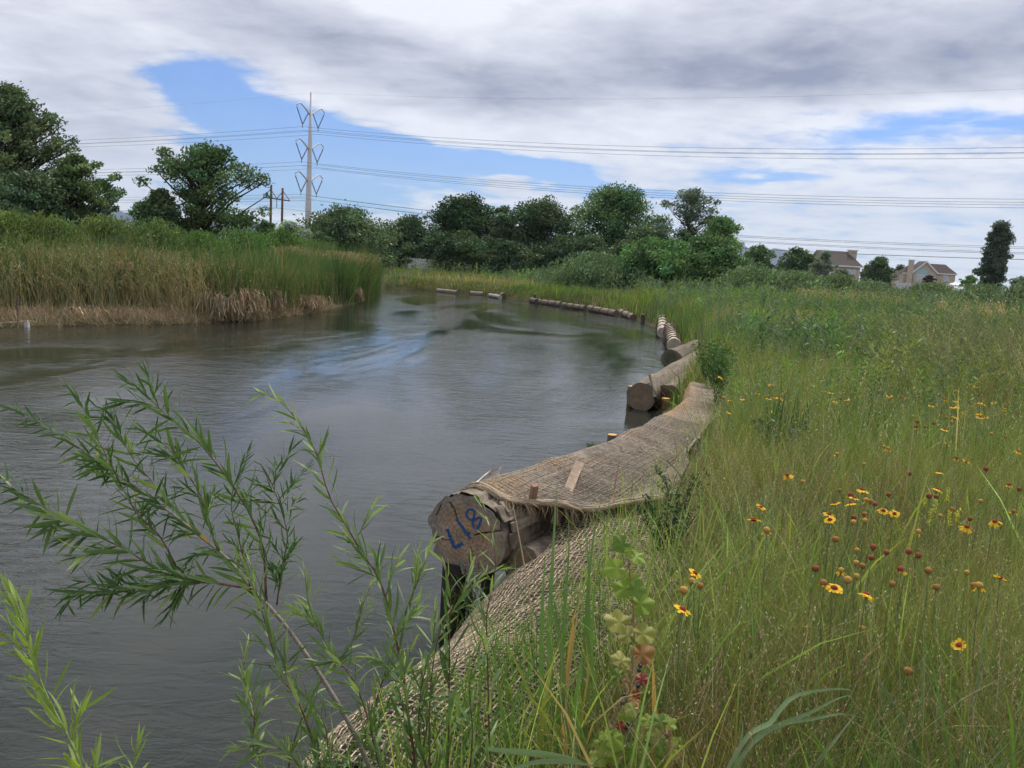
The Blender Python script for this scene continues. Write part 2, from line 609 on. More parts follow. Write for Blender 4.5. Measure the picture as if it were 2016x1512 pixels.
SHAPES = {
    'round': lambda t: np.clip(1 - (2 * t - 0.95) ** 2, 0.02, 1) ** 0.55,
    'wide': lambda t: np.clip(1 - np.abs(1.7 * t - 0.75) ** 2.2, 0.02, 1) ** 0.7,
    'full': lambda t: np.clip(1 - t ** 2.6, 0.03, 1) ** 0.55 * (.82 + .18 * np.minimum(1, t * 4)),
    'cone': lambda t: np.clip(np.sin(math.pi * np.clip(t, 0, 1) ** 0.7) ** 0.7, 0.05, 1) * (1 - 0.35 * t),
    'poplar': lambda t: np.clip(np.sin(math.pi * np.clip(t * 0.93 + 0.04, 0, 1)) ** 0.45, 0.05, 1),
    'bush': lambda t: np.clip(1 - t ** 2.4, 0.03, 1) ** 0.5,
    'top': lambda t: np.clip(1 - (2 * t - 1.25) ** 2, 0.05, 1) ** 0.6,
}


def plant(name, label, cat, px, ytop, wpx, Y, col, shape='round', leaves=9000, leaf=0.11, clumps=60, low=0.12, lean=0.0, group=None, trunk=0.18,
          seed=1, cr=0.13, mat=None, bark=None, aspect=0.5, leandir=None, base=None, var=0.24, limbs=True, pxtop=None, depthf=0.9, solid=0.0):
    rng = np.random.default_rng(seed)
    global RNG
    RNG = rng
    b = D(px, hor(px) + 12, Y)
    z0 = zg1(b.x, b.y) if base is None else base
    tp = D(px if pxtop is None else pxtop, ytop, Y)
    Hh = tp.z - z0
    Wd = wpx / F * Y * 1.42
    lx = (tp.x - b.x) if pxtop is not None else lean * Hh
    root = thing(name, label, cat, (b.x, b.y, z0), group)
    zlow = low * Hh
    # trunk
    tz = np.linspace(0, 0.9, 8)
    wob = np.cumsum(rng.normal(0, 0.03, (8, 2)), axis=0) * Hh * 0.25
    tpts = np.stack([lx * tz ** 1.3 + wob[:, 0], wob[:, 1], tz * Hh], axis=1)
    tpts[0] = (0, 0, -0.15)
    g = Geo()
    V, Q, T = tube(tpts, trunk * (1 - tz * 0.85), 7)
    g.add(V, Q, T)
    # clumps in the envelope
    sh = SHAPES[shape]
    t = rng.uniform(0.0, 1.0, clumps) ** 0.9
    ang = rng.uniform(0, 2 * math.pi, clumps)
    lob = 0.80 + 0.26 * np.sin(ang * 2 + seed) + 0.20 * np.sin(ang * 3 + 4 * t + seed * 2.1)
    lob = np.clip(lob, 0.62, 1.10)
    rr = sh(t) * (rng.uniform(0.12, 1.0, clumps) ** 0.55) * lob
    crr = Wd * cr * rng.uniform(0.6, 1.35, clumps)
    spr = rng.random(clumps) < .36
    crr = np.where(spr, crr * .55, crr); rr = np.where(spr, sh(t) * rng.uniform(.98, 1.24, clumps) * lob, rr)
    ext = np.maximum(Wd / 2 - crr * 0.75, Wd * 0.1)
    C = np.stack([np.cos(ang) * rr * ext, np.sin(ang) * rr * ext * depthf, zlow + t * (Hh - zlow - crr * 0.6)], axis=1)
    C[:, 0] += lx * (C[:, 2] / Hh) ** 1.3
    if limbs:
        for k in range(clumps):
            d = np.hypot(C[k, 0] - lx * (C[k, 2] / Hh) ** 1.3, C[k, 1])
            hz = np.clip((C[k, 2] - d * 0.9) / Hh, 0.08, 0.85)
            s0 = np.array([np.interp(hz, tz, tpts[:, q]) for q in range(3)])
            mid = (s0 + C[k]) / 2 + np.array([0, 0, 0.08 * d]) + rng.normal(0, 0.04 * d + 0.01, 3)
            V, Q, T = tube([s0, mid, C[k]], np.array([0.30, 0.2, 0.08]) * trunk, 4, cap=False)
            g.add(V, Q, T)
    g.obj('trunk', bark or M_BARKD, root, True)
    # leaves
    vol = crr ** 2
    cnt = np.maximum((leaves * vol / vol.sum()).astype(int), 5)
    idx = np.repeat(np.arange(clumps), cnt)
    n = len(idx)
    d = rng.normal(size=(n, 3)); d /= np.linalg.norm(d, axis=1, keepdims=True)
    r = rng.uniform(0, 1, n) ** 0.42 * np.where(rng.random(n) < 0.1, 1.3, 1.0)
    P = C[idx] + d * (r * crr[idx])[:, None] * np.array([1.1, 1.0, 0.72])
    if solid > 0:
        ns = int(leaves * solid)
        ts = rng.uniform(0, 1, ns); a2 = rng.uniform(0, 6.283, ns); r2 = sh(ts) * 0.8 * rng.uniform(0, 1, ns) ** 0.5
        P2 = np.stack([np.cos(a2) * r2 * Wd / 2 * 0.8, np.sin(a2) * r2 * Wd / 2 * 0.7, zlow + ts * (Hh - zlow) * 0.9], axis=1)
        P2[:, 0] += lx * (P2[:, 2] / Hh) ** 1.3
        P = np.concatenate([P, P2]); idx = np.concatenate([idx, rng.integers(0, clumps, ns)]); n = len(P)
    P[:, 2] = np.maximum(P[:, 2], 0.05)
    ccol = jit(col, clumps, var, 0.10)
    lc = ccol[idx] * rng.lognormal(0, 0.22, (n, 1))
    g = Geo()
    dirs = None
    if leandir is not None:
        dirs = np.tile(np.array(leandir, float), (n, 1)) + rng.normal(0, 0.5, (n, 3))
    flecks(g, P, leaf * rng.uniform(0.7, 1.4, n), aspect, lc, dirs)
    g.obj('crown', mat or M_CROWN, root)
    return root


GT = 'trees along the river plain'
DG = (0.046, 0.072, 0.036)     # dark green
MG = (0.045, 0.080, 0.030)
LG = (0.075, 0.125, 0.042)
GG = (0.085, 0.115, 0.080)     # grey green
T = [
    # name, label, px, top, width, Y, colour, kwargs
    ('cottonwood_tree', 'tall broad grey-green tree at the left edge, biggest of the left bank', 30, 166, 250, 50, (0.050, 0.072, 0.036), dict(leaves=34000, clumps=210, leaf=0.09, low=0.16, cr=0.085, seed=11, trunk=0.3, solid=0.12, leandir=(.5, 0, .4))),
    ('cottonwood_tree', 'rounded green tree leaning out from the big left-edge tree over the shrubs', 128, 300, 160, 47, (0.048, 0.078, 0.032), dict(leaves=18000, clumps=120, leaf=0.085, low=0.2, cr=0.09, seed=52, trunk=0.2, solid=0.12, lean=.12)),
    ('cottonwood_tree', 'low dark tree filling the gap under the left-edge trees', 60, 335, 200, 45, DG, dict(leaves=14000, clumps=70, leaf=0.10, low=0.05, seed=13, trunk=0.2, solid=0.5)),
    ('elm_tree', 'open-crowned tree with visible bare forked limbs behind the reeds', 398, 281, 245, 55, (0.040, 0.068, 0.026), dict(leaves=17000, clumps=85, leaf=0.10, low=0.30, cr=0.095, seed=14, trunk=0.27, shape='wide')),
    ('elm_tree', 'dense dark tree hugging the left side of the open-crowned tree', 318, 372, 135, 53, DG, dict(leaves=13000, clumps=60, leaf=0.10, low=0.05, seed=15, trunk=0.16, solid=0.4)),
    ('sapling_tree', 'thin sparse sapling with few leaves between the two left tree groups', 216, 378, 46, 47, GG, dict(leaves=900, clumps=22, leaf=0.07, low=0.3, seed=16, trunk=0.05, cr=0.16)),
    ('bush_tree', 'small dark round tree just below the wooden utility poles', 522, 432, 66, 75, DG, dict(leaves=5000, clumps=36, leaf=0.12, low=0.02, seed=17, trunk=0.1, solid=0.4)),
    ('olive_tree', 'silvery grey olive tree at the foot of the white steel pylon', 574, 428, 78, 72, (0.15, 0.175, 0.145), dict(leaves=6500, clumps=40, leaf=0.11, low=0.02, seed=18, trunk=0.1, solid=0.3)),
    ('elm_tree', 'wide dark tree right of the pylon base, above the tip of the reeds', 672, 402, 165, 80, DG, dict(leaves=17000, clumps=80, leaf=0.13, low=0.04, seed=19, trunk=0.25, solid=0.5)),
    ('elm_tree', 'dark rounded tree over the brick house glimpsed across the bend', 803, 422, 112, 92, DG, dict(leaves=12000, clumps=60, leaf=0.14, low=0.10, seed=20, trunk=0.2, solid=0.4)),
    ('maple_tree', 'very dark dense maple with a domed top in the far row', 908, 378, 128, 96, (0.030, 0.054, 0.024), dict(leaves=16000, clumps=70, leaf=0.15, low=0.12, seed=21, trunk=0.25, solid=0.5)),
    ('elm_tree', 'low dusty green tree standing in front of the dark maple', 905, 452, 118, 88, (0.036, 0.060, 0.028), dict(leaves=9000, clumps=50, leaf=0.13, low=0.05, seed=22, trunk=0.2, solid=0.5)),
    ('elm_tree', 'slim grey-green tree squeezed between the dark maple and a wider elm', 985, 404, 70, 94, (0.055, 0.078, 0.045), dict(leaves=8000, clumps=44, leaf=0.13, low=0.05, seed=23, trunk=0.16, solid=0.3)),
    ('elm_tree', 'broad grey-green elm with feathery top in the middle of the far row', 1062, 382, 140, 92, (0.036, 0.056, 0.030), dict(leaves=18000, clumps=80, leaf=0.13, low=0.05, seed=24, trunk=0.25, solid=0.4)),
    ('willow_tree', 'low dark tree under the gap between the feathery elm and tallest cottonwood', 1115, 455, 120, 88, DG, dict(leaves=9000, clumps=50, leaf=0.13, low=0.03, seed=25, trunk=0.2, solid=0.5)),
    ('cottonwood_tree', 'tallest broad cottonwood of the far row, mid green with a flat dome', 1204, 360, 172, 92, (0.050, 0.088, 0.036), dict(leaves=21000, clumps=95, leaf=0.14, low=0.12, seed=26, trunk=0.3, solid=0.25)),
    ('poplar_tree', 'thin-leaved poplar with see-through forked crown and reddish twigs below', 1338, 368, 108, 78, (0.050, 0.066, 0.045), dict(leaves=7500, clumps=60, leaf=0.10, low=0.22, seed=27, trunk=0.16, lean=0.06, cr=0.09, leandir=(0.8, 0, 0.6))),
    ('poplar_tree', 'bright green poplar blown to the right beside the see-through poplar', 1398, 424, 96, 66, (0.065, 0.115, 0.042), dict(leaves=8000, clumps=60, leaf=0.10, low=0.1, seed=28, trunk=0.12, lean=0.10, leandir=(0.9, 0, 0.5), cr=0.11)),
    ('willow_tree', 'wide mid-green willow clump, nearest of the far row beside the meadow', 1290, 466, 185, 56, (0.046, 0.086, 0.032), dict(leaves=15000, clumps=110, cr=.09, leaf=0.10, low=0.0, leandir=(.5, 0, .8), seed=29, trunk=0.1, shape='bush', solid=0.5)),
    ('willow_tree', 'dense willow clump merging into the blown poplar, right of its twin', 1390, 462, 190, 58, (0.044, 0.080, 0.030), dict(leaves=14000, clumps=110, cr=.09, leaf=0.10, low=0.0, leandir=(.5, 0, .8), seed=30, trunk=0.1, shape='bush', solid=0.5)),
    ('elm_tree', 'dark tree filling the row between the cottonwood and the willow clump', 1262, 440, 110, 84, DG, dict(leaves=9000, clumps=50, leaf=0.13, low=0.03, seed=31, trunk=0.15, solid=0.5)),
    ('maple_tree', 'round green tree in front of the blue mountain on the right', 1487, 482, 82, 120, (0.045, 0.078, 0.034), dict(leaves=9000, clumps=55, leaf=0.16, low=0.02, seed=32, trunk=0.2, solid=0.4)),
    ('maple_tree', 'dark round-topped tree left of the hipped-roof house', 1566, 486, 84, 130, DG, dict(leaves=9000, clumps=55, leaf=0.17, low=0.02, seed=33, trunk=0.2, solid=0.5)),
    ('poplar_tree', 'silvery windblown tree partly covering the hipped-roof house', 1616, 492, 62, 105, (0.090, 0.115, 0.085), dict(leaves=6500, clumps=45, leaf=0.12, low=0.02, seed=34, trunk=0.12, lean=0.04, shape='cone', leandir=(0.9, 0, 0.5))),
    ('maple_tree', 'dark egg-shaped tree between the two houses', 1728, 503, 58, 150, DG, dict(leaves=8000, clumps=50, leaf=0.16, low=0.02, seed=35, trunk=0.15, solid=0.5)),
    ('maple_tree', 'pale distant tree behind the left side of the egg-shaped tree', 1705, 520, 36, 230, (0.05, 0.075, 0.045), dict(leaves=3000, clumps=30, leaf=0.25, low=0.02, seed=36, trunk=0.15, solid=0.4)),
    ('maple_tree', 'distant tree between the egg-shaped tree and the big chimney', 1766, 520, 46, 280, (0.045, 0.065, 0.042), dict(leaves=3500, clumps=30, leaf=0.28, low=0.02, seed=37, trunk=0.15, solid=0.4)),
    ('lombardy_poplar', 'tall dark columnar poplar bent by the wind at the far right', 1945, 433, 60, 118, (0.036, 0.052, 0.036), dict(leaves=16000, clumps=90, leaf=0.13, low=0.03, seed=38, trunk=0.2, pxtop=1972, shape='poplar', cr=0.17, solid=0.5, leandir=(0.6, 0, 0.9))),
    ('plum_tree', 'small dark purple-leaved tree in front of the gabled house', 1826, 541, 26, 225, (0.022, 0.012, 0.016), dict(leaves=3500, clumps=30, leaf=0.2, low=0.02, seed=39, trunk=0.12, solid=0.4)),
    ('bush_tree', 'small light green tree between the gabled house and the columnar poplar', 1908, 534, 34, 190, LG, dict(leaves=3500, clumps=30, leaf=0.2, low=0.02, seed=40, trunk=0.12)),
    ('bush_tree', 'small grey-green tree right of the columnar poplar by the picture edge', 2002, 543, 50, 120, GG, dict(leaves=3500, clumps=30, leaf=0.14, low=0.02, seed=41, trunk=0.12)),
    ('bush_tree', 'low dark tree half hidden behind the silvery windblown tree', 1655, 530, 60, 150, (0.04, 0.06, 0.035), dict(leaves=3500, clumps=30, leaf=0.16, low=0.0, seed=42, trunk=0.1, shape='bush')),
    ('bush_tree', 'far tree peeking above the hipped roof ridge', 1662, 500, 34, 290, (0.05, 0.07, 0.045), dict(leaves=2500, clumps=25, leaf=0.28, low=0.1, seed=43, trunk=0.15)),
]
US = [('in the gap right of the wide dark pylon tree', 735, 452, 90, 84), ('in the gap before the dark maple', 855, 455, 80, 90), ('between the dark maple and slim grey-green tree', 960, 462, 80, 90), ('under the slim grey-green tree', 1010, 470, 90, 86),
      ('under the left side of the tallest cottonwood', 1160, 462, 90, 84), ('under the right side of the tallest cottonwood', 1235, 470, 90, 80), ('between the cottonwood and see-through poplar', 1290, 452, 70, 76), ('beneath the see-through poplar', 1345, 450, 80, 70), ('where the row meets the wooden poles tree', 620, 455, 70, 76)]
for k, (wh, px, yt, w, Y) in enumerate(US):
    T.append(('understorey_tree', 'low dark tree ' + wh, px, yt, w, Y, (0.040, 0.062, 0.032), dict(leaves=7000, clumps=45, leaf=0.12, low=0.0, seed=120 + k, trunk=0.12, solid=0.5)))
for nm, lb, px, yt, w, Y, c, kw in T:
    w = w * (.74 if 'open-crowned' in lb else .80 if px < 450 else .82 if px > 1450 else 1)
    kw.setdefault('shape', 'full' if 590 < px < 1640 and kw.get('low', 0) < .2 else 'round')
    if 590 < px < 1450: kw['leaves'] = int(kw['leaves'] * 1.25)
    c = tuple(v * 2.1 for v in c)
    plant(nm, lb, 'tree', px, yt, w, Y, c, group=GT, **kw)

SH = [  # willow thicket shrubs
    ('olive-grey mounded shrub left of the big willow clump across the bend', 1168, 503, 150, 56, (0.080, 0.118, 0.068), 9000),
    ('grey-green shrub mound at the right foot of the big willow clump', 1478, 528, 150, 52, (0.075, 0.112, 0.062), 7000),
    ('grey-green shrub mound below the round tree and mountain', 1560, 534, 130, 50, (0.082, 0.118, 0.068), 6000),
    ('grey-green shrub mound in front of the hipped-roof house', 1645, 546, 120, 52, (0.078, 0.11, 0.062), 5500),
    ('low grey-green shrub below the egg-shaped tree', 1715, 556, 110, 55, (0.075, 0.11, 0.060), 4500),
    ('low dark shrub hiding the far bank left of the olive-grey mound', 1085, 536, 110, 66, (0.060, 0.095, 0.050), 4000),
    ('pale shrub in front of the gabled house', 1835, 560, 110, 70, (0.085, 0.12, 0.065), 4500),
    ('grey shrub in the tall grass under the columnar poplar', 1935, 560, 120, 40, (0.085, 0.115, 0.065), 5000),
    ('grey shrub by the picture edge right of the columnar poplar', 2010, 566, 90, 32, (0.085, 0.115, 0.07), 4500),
    ('light green shrub at the left picture edge above the reeds', 10, 425, 130, 33, (0.085, 0.115, 0.042), 8000),
    ('light green shrub above the straw-coloured reeds, second along the left bank', 105, 440, 140, 34, (0.080, 0.11, 0.042), 8000),
    ('green shrub under the sparse sapling', 205, 432, 140, 36, (0.075, 0.105, 0.042), 8000),
    ('grey-green shrub under the dense dark elm', 300, 440, 130, 38, (0.065, 0.10, 0.04), 7000),
    ('bright green shrub at the trunk foot of the open-crowned tree', 390, 462, 130, 40, (0.060, 0.105, 0.034), 7000),
    ('bright green shrub below the wooden poles', 480, 458, 120, 42, (0.060, 0.11, 0.034), 6500),
    ('bright green shrub before the silvery olive tree', 555, 472, 110, 46, (0.062, 0.11, 0.034), 6000),
    ('last green shrub of the left bank where the reeds thin out', 620, 495, 80, 50, (0.055, 0.10, 0.034), 4000),
    ('dark bushy shrub deep behind the cattail clump', 235, 475, 110, 30, (0.035, 0.062, 0.028), 7000),
]
for k, (lb, px, yt, w, Y, c, n) in enumerate(SH):
    plant('willow_shrub', lb, 'shrub', px, yt - ((12 if 150 < px < 520 else 24) if px < 700 else 8), w * (1.35 if px < 700 else 1.2), Y, (c[0] * 1.75, c[1] * 1.75, c[2] * 1.5), shape='bush', leaves=int(n * 1.3), leaf=0.075 if Y < 45 else 0.1, clumps=55, low=0.0, seed=60 + k, cr=0.13, trunk=0.05,
          group='willow shrubs of the banks', aspect=0.28, leandir=(0.35, 0, 0.9), solid=0.35)
#PART2
# ------------------------------------------------------------------ houses, tent, fences on the far plain
M_STUCCO = plain('tan_stucco', (0.47, 0.40, 0.32), (0.54, 0.46, 0.38), 1.5, 0.9, 0.1)
M_ROOF = plain('roof_shingles', (0.075, 0.062, 0.055), (0.115, 0.10, 0.09), 3.0, 0.9, 0.1, 0.4, (1, 1, 6))
M_TRIM = plain('white_trim', (0.72, 0.71, 0.69), (0.8, 0.79, 0.77), 2, 0.6, 0.3)
M_GLASS = plain('window_glass', (0.03, 0.04, 0.05), None, rough=0.12, spec=0.6)
M_CURT = plain('pale_blind', (0.50, 0.55, 0.58), None, rough=0.5, spec=0.4)
M_BRICKR = plain('red_brick', (0.28, 0.12, 0.075), (0.36, 0.17, 0.11), 6, 0.9, 0.1)
M_FENCE = plain('grey_vinyl', (0.52, 0.53, 0.55), (0.6, 0.6, 0.62), 4, 0.7, 0.2)
M_TENT = plain('white_fabric', (0.78, 0.79, 0.82), (0.83, 0.84, 0.86), 4, 0.8, 0.1)


def poly(name, V, Fs, mat, parent, smooth=False):
    me = bpy.data.meshes.new(name)
    me.from_pydata([tuple(v) for v in V], [], Fs)
    me.update()
    me.materials.append(mat)
    return link(name, me, parent)


def bx(name, x0, x1, y0, y1, z0, z1, mat, parent):
    V, Q = box(x0, x1, y0, y1, z0, z1)
    return poly(name, V, Q, mat, parent)


def window(parent, x, z, w, h, y=0.0, mull=1, glass=None, arch=False):
    f = bx('window', x - w / 2 - .09, x + w / 2 + .09, y - .07, y - .003, z - .09, z, M_TRIM, parent)
    g = Geo()
    for (a0, a1, b0, b1) in [(x - w / 2 - .09, x - w / 2, z, z + h), (x + w / 2, x + w / 2 + .09, z, z + h), (x - w / 2 - .09, x + w / 2 + .09, z + h, z + h + .09)]:
        V, Q = box(a0, a1, y - .07, y - .003, b0, b1); g.add(V, Q)
    for k in range(mull):
        xm = x - w / 2 + w * (k + 1) / (mull + 1)
        V, Q = box(xm - .03, xm + .03, y - .06, y - .02, z, z + h); g.add(V, Q)
    g.obj('frame', M_TRIM, f)
    bx('pane', x - w / 2, x + w / 2, y - .03, y - .006, z, z + h, glass or M_GLASS, f)
    return f


def hip_roof(name, x0, x1, y0, y1, ze, zr, parent, ov=0.5, hl=3.0, hr=3.0):
    x0 -= ov; x1 += ov; y0 -= ov; y1 += ov; ym = (y0 + y1) / 2
    V = [(x0, y0, ze), (x1, y0, ze), (x1, y1, ze), (x0, y1, ze), (x0 + hl, ym, zr), (x1 - hr, ym, zr)]
    r = poly(name, V, [(0, 1, 5, 4), (1, 2, 5), (2, 3, 4, 5), (3, 0, 4), (3, 2, 1, 0)], M_ROOF, parent)
    g = Geo(); V, Q = box(x0, x1, y0 - .02, y0 + .14, ze - .30, ze - .003); g.add(V, Q)
    V, Q = box(x1 - .14, x1 + .02, y0 + .15, y1, ze - .30, ze - .003); g.add(V, Q)
    g.obj('fascia', M_TRIM, r)
    return r


# gabled house (right): local x to the right, y away from the viewer
Yb = 232.0
b0 = D(1795, hor(1795), Yb); gz = zg1(b0.x, b0.y)
hb = thing('gabled_house', 'two-storey tan stucco house with white-trimmed gable and arched window at far right', 'house', (b0.x, b0.y, gz), 'tan houses on the horizon')
hb.rotation_euler.z = math.radians(-8); hb.scale = (.72, .72, .97)
s = Yb / F
W1 = 8.2
V = [(0, 0, -1), (W1, 0, -1), (W1, 0, 5.5), (W1 / 2, 0, 8.2), (0, 0, 5.5)]
V += [(x, 9.0, z) for x, y, z in V]
poly('wall', V, [(0, 1, 2, 3, 4), (9, 8, 7, 6, 5), (1, 6, 7, 2), (0, 4, 9, 5)], M_STUCCO, hb)
rf = poly('roof', [(-.5, -.45, 5.3), (W1 / 2, -.45, 8.45), (W1 / 2, 9, 8.45), (-.5, 9, 5.3), (W1 + .5, -.45, 5.3), (W1 + .5, 9, 5.3),
                   (-.5, -.45, 5.1), (W1 / 2, -.45, 8.22), (W1 / 2, 9, 8.22), (-.5, 9, 5.1), (W1 + .5, -.45, 5.1), (W1 + .5, 9, 5.1)],
          [(0, 1, 2, 3), (1, 4, 5, 2), (6, 9, 8, 7), (7, 8, 11, 10), (0, 3, 9, 6), (4, 10, 11, 5)], M_ROOF, hb)
g = Geo()
for (xa, za, xb, zb) in ((-.55, 5.25, W1 / 2, 8.45), (W1 + .55, 5.25, W1 / 2, 8.45)):
    g.add([(xa, -.52, za - .42), (xb, -.52, zb - .42), (xb, -.52, zb + .05), (xa, -.52, za + .05), (xa, -.46, za - .42), (xb, -.46, zb - .42), (xb, -.46, zb + .05), (xa, -.46, za + .05)],
          [(0, 1, 2, 3), (7, 6, 5, 4), (0, 4, 5, 1), (3, 2, 6, 7)])
g.obj('gable_trim', M_TRIM, rf)
bx('wall', W1 + .002, 15.6, 1.6, 9, -1, 5.3, M_STUCCO, hb)
hip_roof('roof', 3.5, 15.6, 1.6, 9, 5.35, 7.9, hb, hl=3.5, hr=3.4)
bx('wall', -2.6, -.002, 3.0, 8, -1, 4.9, M_STUCCO, hb)
hip_roof('roof', -2.8, 2.4, 3.0, 8, 4.95, 7.0, hb, hl=2.4, hr=1.2)
ch = bx('chimney', -1.9, -.3, -.4, 1.2, -1, 8.4, M_STUCCO, hb)
bx('chimney_cap', -2.05, -.15, -.55, 1.35, 8.4, 8.62, M_TRIM, ch)
window(hb, 3.0, 1.6, 3.2, 3.0, 0, 2, M_CURT)
# arched window
ar = [(3.0 + 2.0 * math.cos(t), -.05, 4.85 + 1.45 * math.sin(t)) for t in np.linspace(0, math.pi, 13)]
poly('arched_window', ar + [(x, -.002, z) for x, y, z in ar], [tuple(range(12, -1, -1))] + [(k, k + 1, 14 + k, 13 + k) for k in range(12)], plain('pale_blue_blind', (0.35, 0.55, 0.60), None, rough=.4), hb)
window(hb, 6.9, 3.3, 1.1, 1.3, 0, 1, M_GLASS)
window(hb, 2.0, -.6, 1.4, 1.2, 0, 1, M_GLASS)
window(hb, 12.3, 3.0, 1.6, 1.7, 1.6, 1, M_CURT)
bx('window_vent', 8.9, 10.2, 1.55, 1.59, 4.75, 4.95, M_GLASS, hb)
hip_roof('porch_roof', 8.6, 12.4, -1.4, 1.55, 1.2, 2.1, hb, ov=.2, hl=1.2, hr=1.2)
for x, z in ((5.6, 7.9), (12.3, 7.2)):
    bx('vent_pipe', x, x + .16, 5.2, 5.36, z - .6, z + .7, M_TRIM, hb)
# lower neighbour with white gable edge
b1 = D(1770, hor(1770), 250); g1 = zg1(b1.x, b1.y)
hc = thing('low_house', 'low house with sloping brown roof squeezed left of the gabled house', 'house', (b1.x - 3, b1.y, g1))
bx('wall', 0, 7, 0, 8, -1, 2.9, M_STUCCO, hc)
V = [(-.4, -.3, 2.9), (7.4, -.3, 2.9), (5.2, 4, 5.6), (1.8, 4, 5.6), (-.4, 8.3, 2.9), (7.4, 8.3, 2.9)]
rf = poly('roof', V, [(0, 1, 2, 3), (0, 3, 4), (1, 5, 2), (3, 2, 5, 4)], M_ROOF, hc)
poly('gable_trim', [(1.2, -.35, 1.7), (5.4, -.35, 4.0), (5.4, -.35, 4.3), (1.2, -.35, 2.05), (1.2, -.31, 1.7), (5.4, -.31, 4.0), (5.4, -.31, 4.3), (1.2, -.31, 2.05)], [(0, 1, 2, 3), (7, 6, 5, 4), (3, 2, 6, 7)], M_TRIM, rf)
b1 = D(1775, hor(1775), 222); g1 = zg1(b1.x, b1.y)
fn = thing('vinyl_fence', 'pale grey fence panel below the low house', 'fence', (b1.x - 1.5, b1.y, g1))
for k in range(4):
    bx('fence_panel', k * 1.02, k * 1.02 + 1.0, 0, .05, -.2, 2.0, M_FENCE, fn)
# tent
bt = D(1882, hor(1882), 205); g1 = zg1(bt.x, bt.y)
tn = thing('canopy_tent', 'white peaked canopy tent standing in front of the gabled house', 'tent', (bt.x, bt.y, g1 - .3))
poly('canopy', [(-1.7, -1.7, 2.4), (1.7, -1.7, 2.4), (1.7, 1.7, 2.4), (-1.7, 1.7, 2.4), (-.5, -.5, 3.0), (.5, -.5, 3.0), (.5, .5, 3.0), (-.5, .5, 3.0), (0, 0, 3.6), (-1.7, -1.7, 2.1), (1.7, -1.7, 2.1), (1.7, 1.7, 2.1), (-1.7, 1.7, 2.1)],
     [(0, 1, 5, 4), (1, 2, 6, 5), (2, 3, 7, 6), (3, 0, 4, 7), (4, 5, 8), (5, 6, 8), (6, 7, 8), (7, 4, 8), (9, 10, 1, 0), (10, 11, 2, 1), (11, 12, 3, 2), (12, 9, 0, 3)], M_TENT, tn)
for x in (-1.6, 1.6):
    for y in (-1.6, 1.6):
        bx('leg', x - .04, x + .04, y - .04, y + .04, -.3, 2.12, M_TRIM, tn)

# hipped house (left of the two)
Ya = 195.0
b0 = D(1690, hor(1690), Ya); gz = zg1(b0.x, b0.y)
ha = thing('hipped_house', 'tan stucco house with steep hipped roof and large end chimney', 'house', (b0.x, b0.y, gz), 'tan houses on the horizon')
ha.rotation_euler.z = math.radians(-6)
bx('wall', -9.6, 0, 0, 9, -1, 4.9, M_STUCCO, ha)
hip_roof('roof', -9.6, 0, 0, 9, 4.95, 8.3, ha, hl=1.0, hr=2.6)
ch = bx('chimney', -1.9, -.15, 3.4, 4.8, 4.0, 8.5, M_STUCCO, ha)
bx('chimney_cap', -2.1, .05, 3.2, 5.0, 8.5, 8.75, M_TRIM, ch)
window(ha, -3.2, 2.3, 1.7, 1.7, 0, 1, M_CURT)
window(ha, -6.7, 2.5, 1.3, 1.7, 0, 1, M_CURT)
window(ha, -1.6, 2.3, 1.0, 1.7, 0, 0, M_CURT)

# brick house glimpsed through the trees at the bend
b1 = D(757, hor(757), 100); g1 = zg1(b1.x, b1.y)
hd = thing('brick_house', 'reddish brick house with white roof edge glimpsed between trees at the river bend', 'house', (b1.x - 3.4, b1.y, g1))
poly('wall', [(0, 0, -1), (5.4, 0, -1), (5.4, 0, 1.2), (2.6, 0, 2.4), (0, 0, 1.2), (0, 6, -1), (5.4, 6, -1), (5.4, 6, 1.2), (2.6, 6, 2.4), (0, 6, 1.2)], [(0, 1, 2, 3, 4), (0, 4, 9, 5), (1, 6, 7, 2), (9, 8, 7, 6, 5)], M_BRICKR, hd)
rf = poly('roof', [(-.3, -.3, 1.15), (2.6, -.3, 2.5), (5.7, -.3, 1.15), (-.3, 6, 1.15), (2.6, 6, 2.5), (5.7, 6, 1.15)], [(0, 1, 4, 3), (1, 2, 5, 4)], M_ROOF, hd)
poly('gable_trim', [(-.3, -.35, 1.0), (2.6, -.35, 2.35), (5.7, -.35, 1.0), (5.7, -.35, 1.25), (2.6, -.35, 2.6), (-.3, -.35, 1.25)], [(0, 1, 4, 5), (1, 2, 3, 4)], M_TRIM, rf)
b1 = D(842, hor(842), 94); g1 = zg1(b1.x, b1.y)
fn = thing('board_fence', 'weathered board fence under the dark trees behind the far bank', 'fence', (b1.x - 1.4, b1.y - 6, g1))
for k in range(16):
    bx('board', k * .19, k * .19 + .17, 0, .03, -.2, 1.25 + .03 * math.sin(k * 2.3), MATS['tan_stucco'] if k > 10 else MATS['grey_vinyl'], fn)

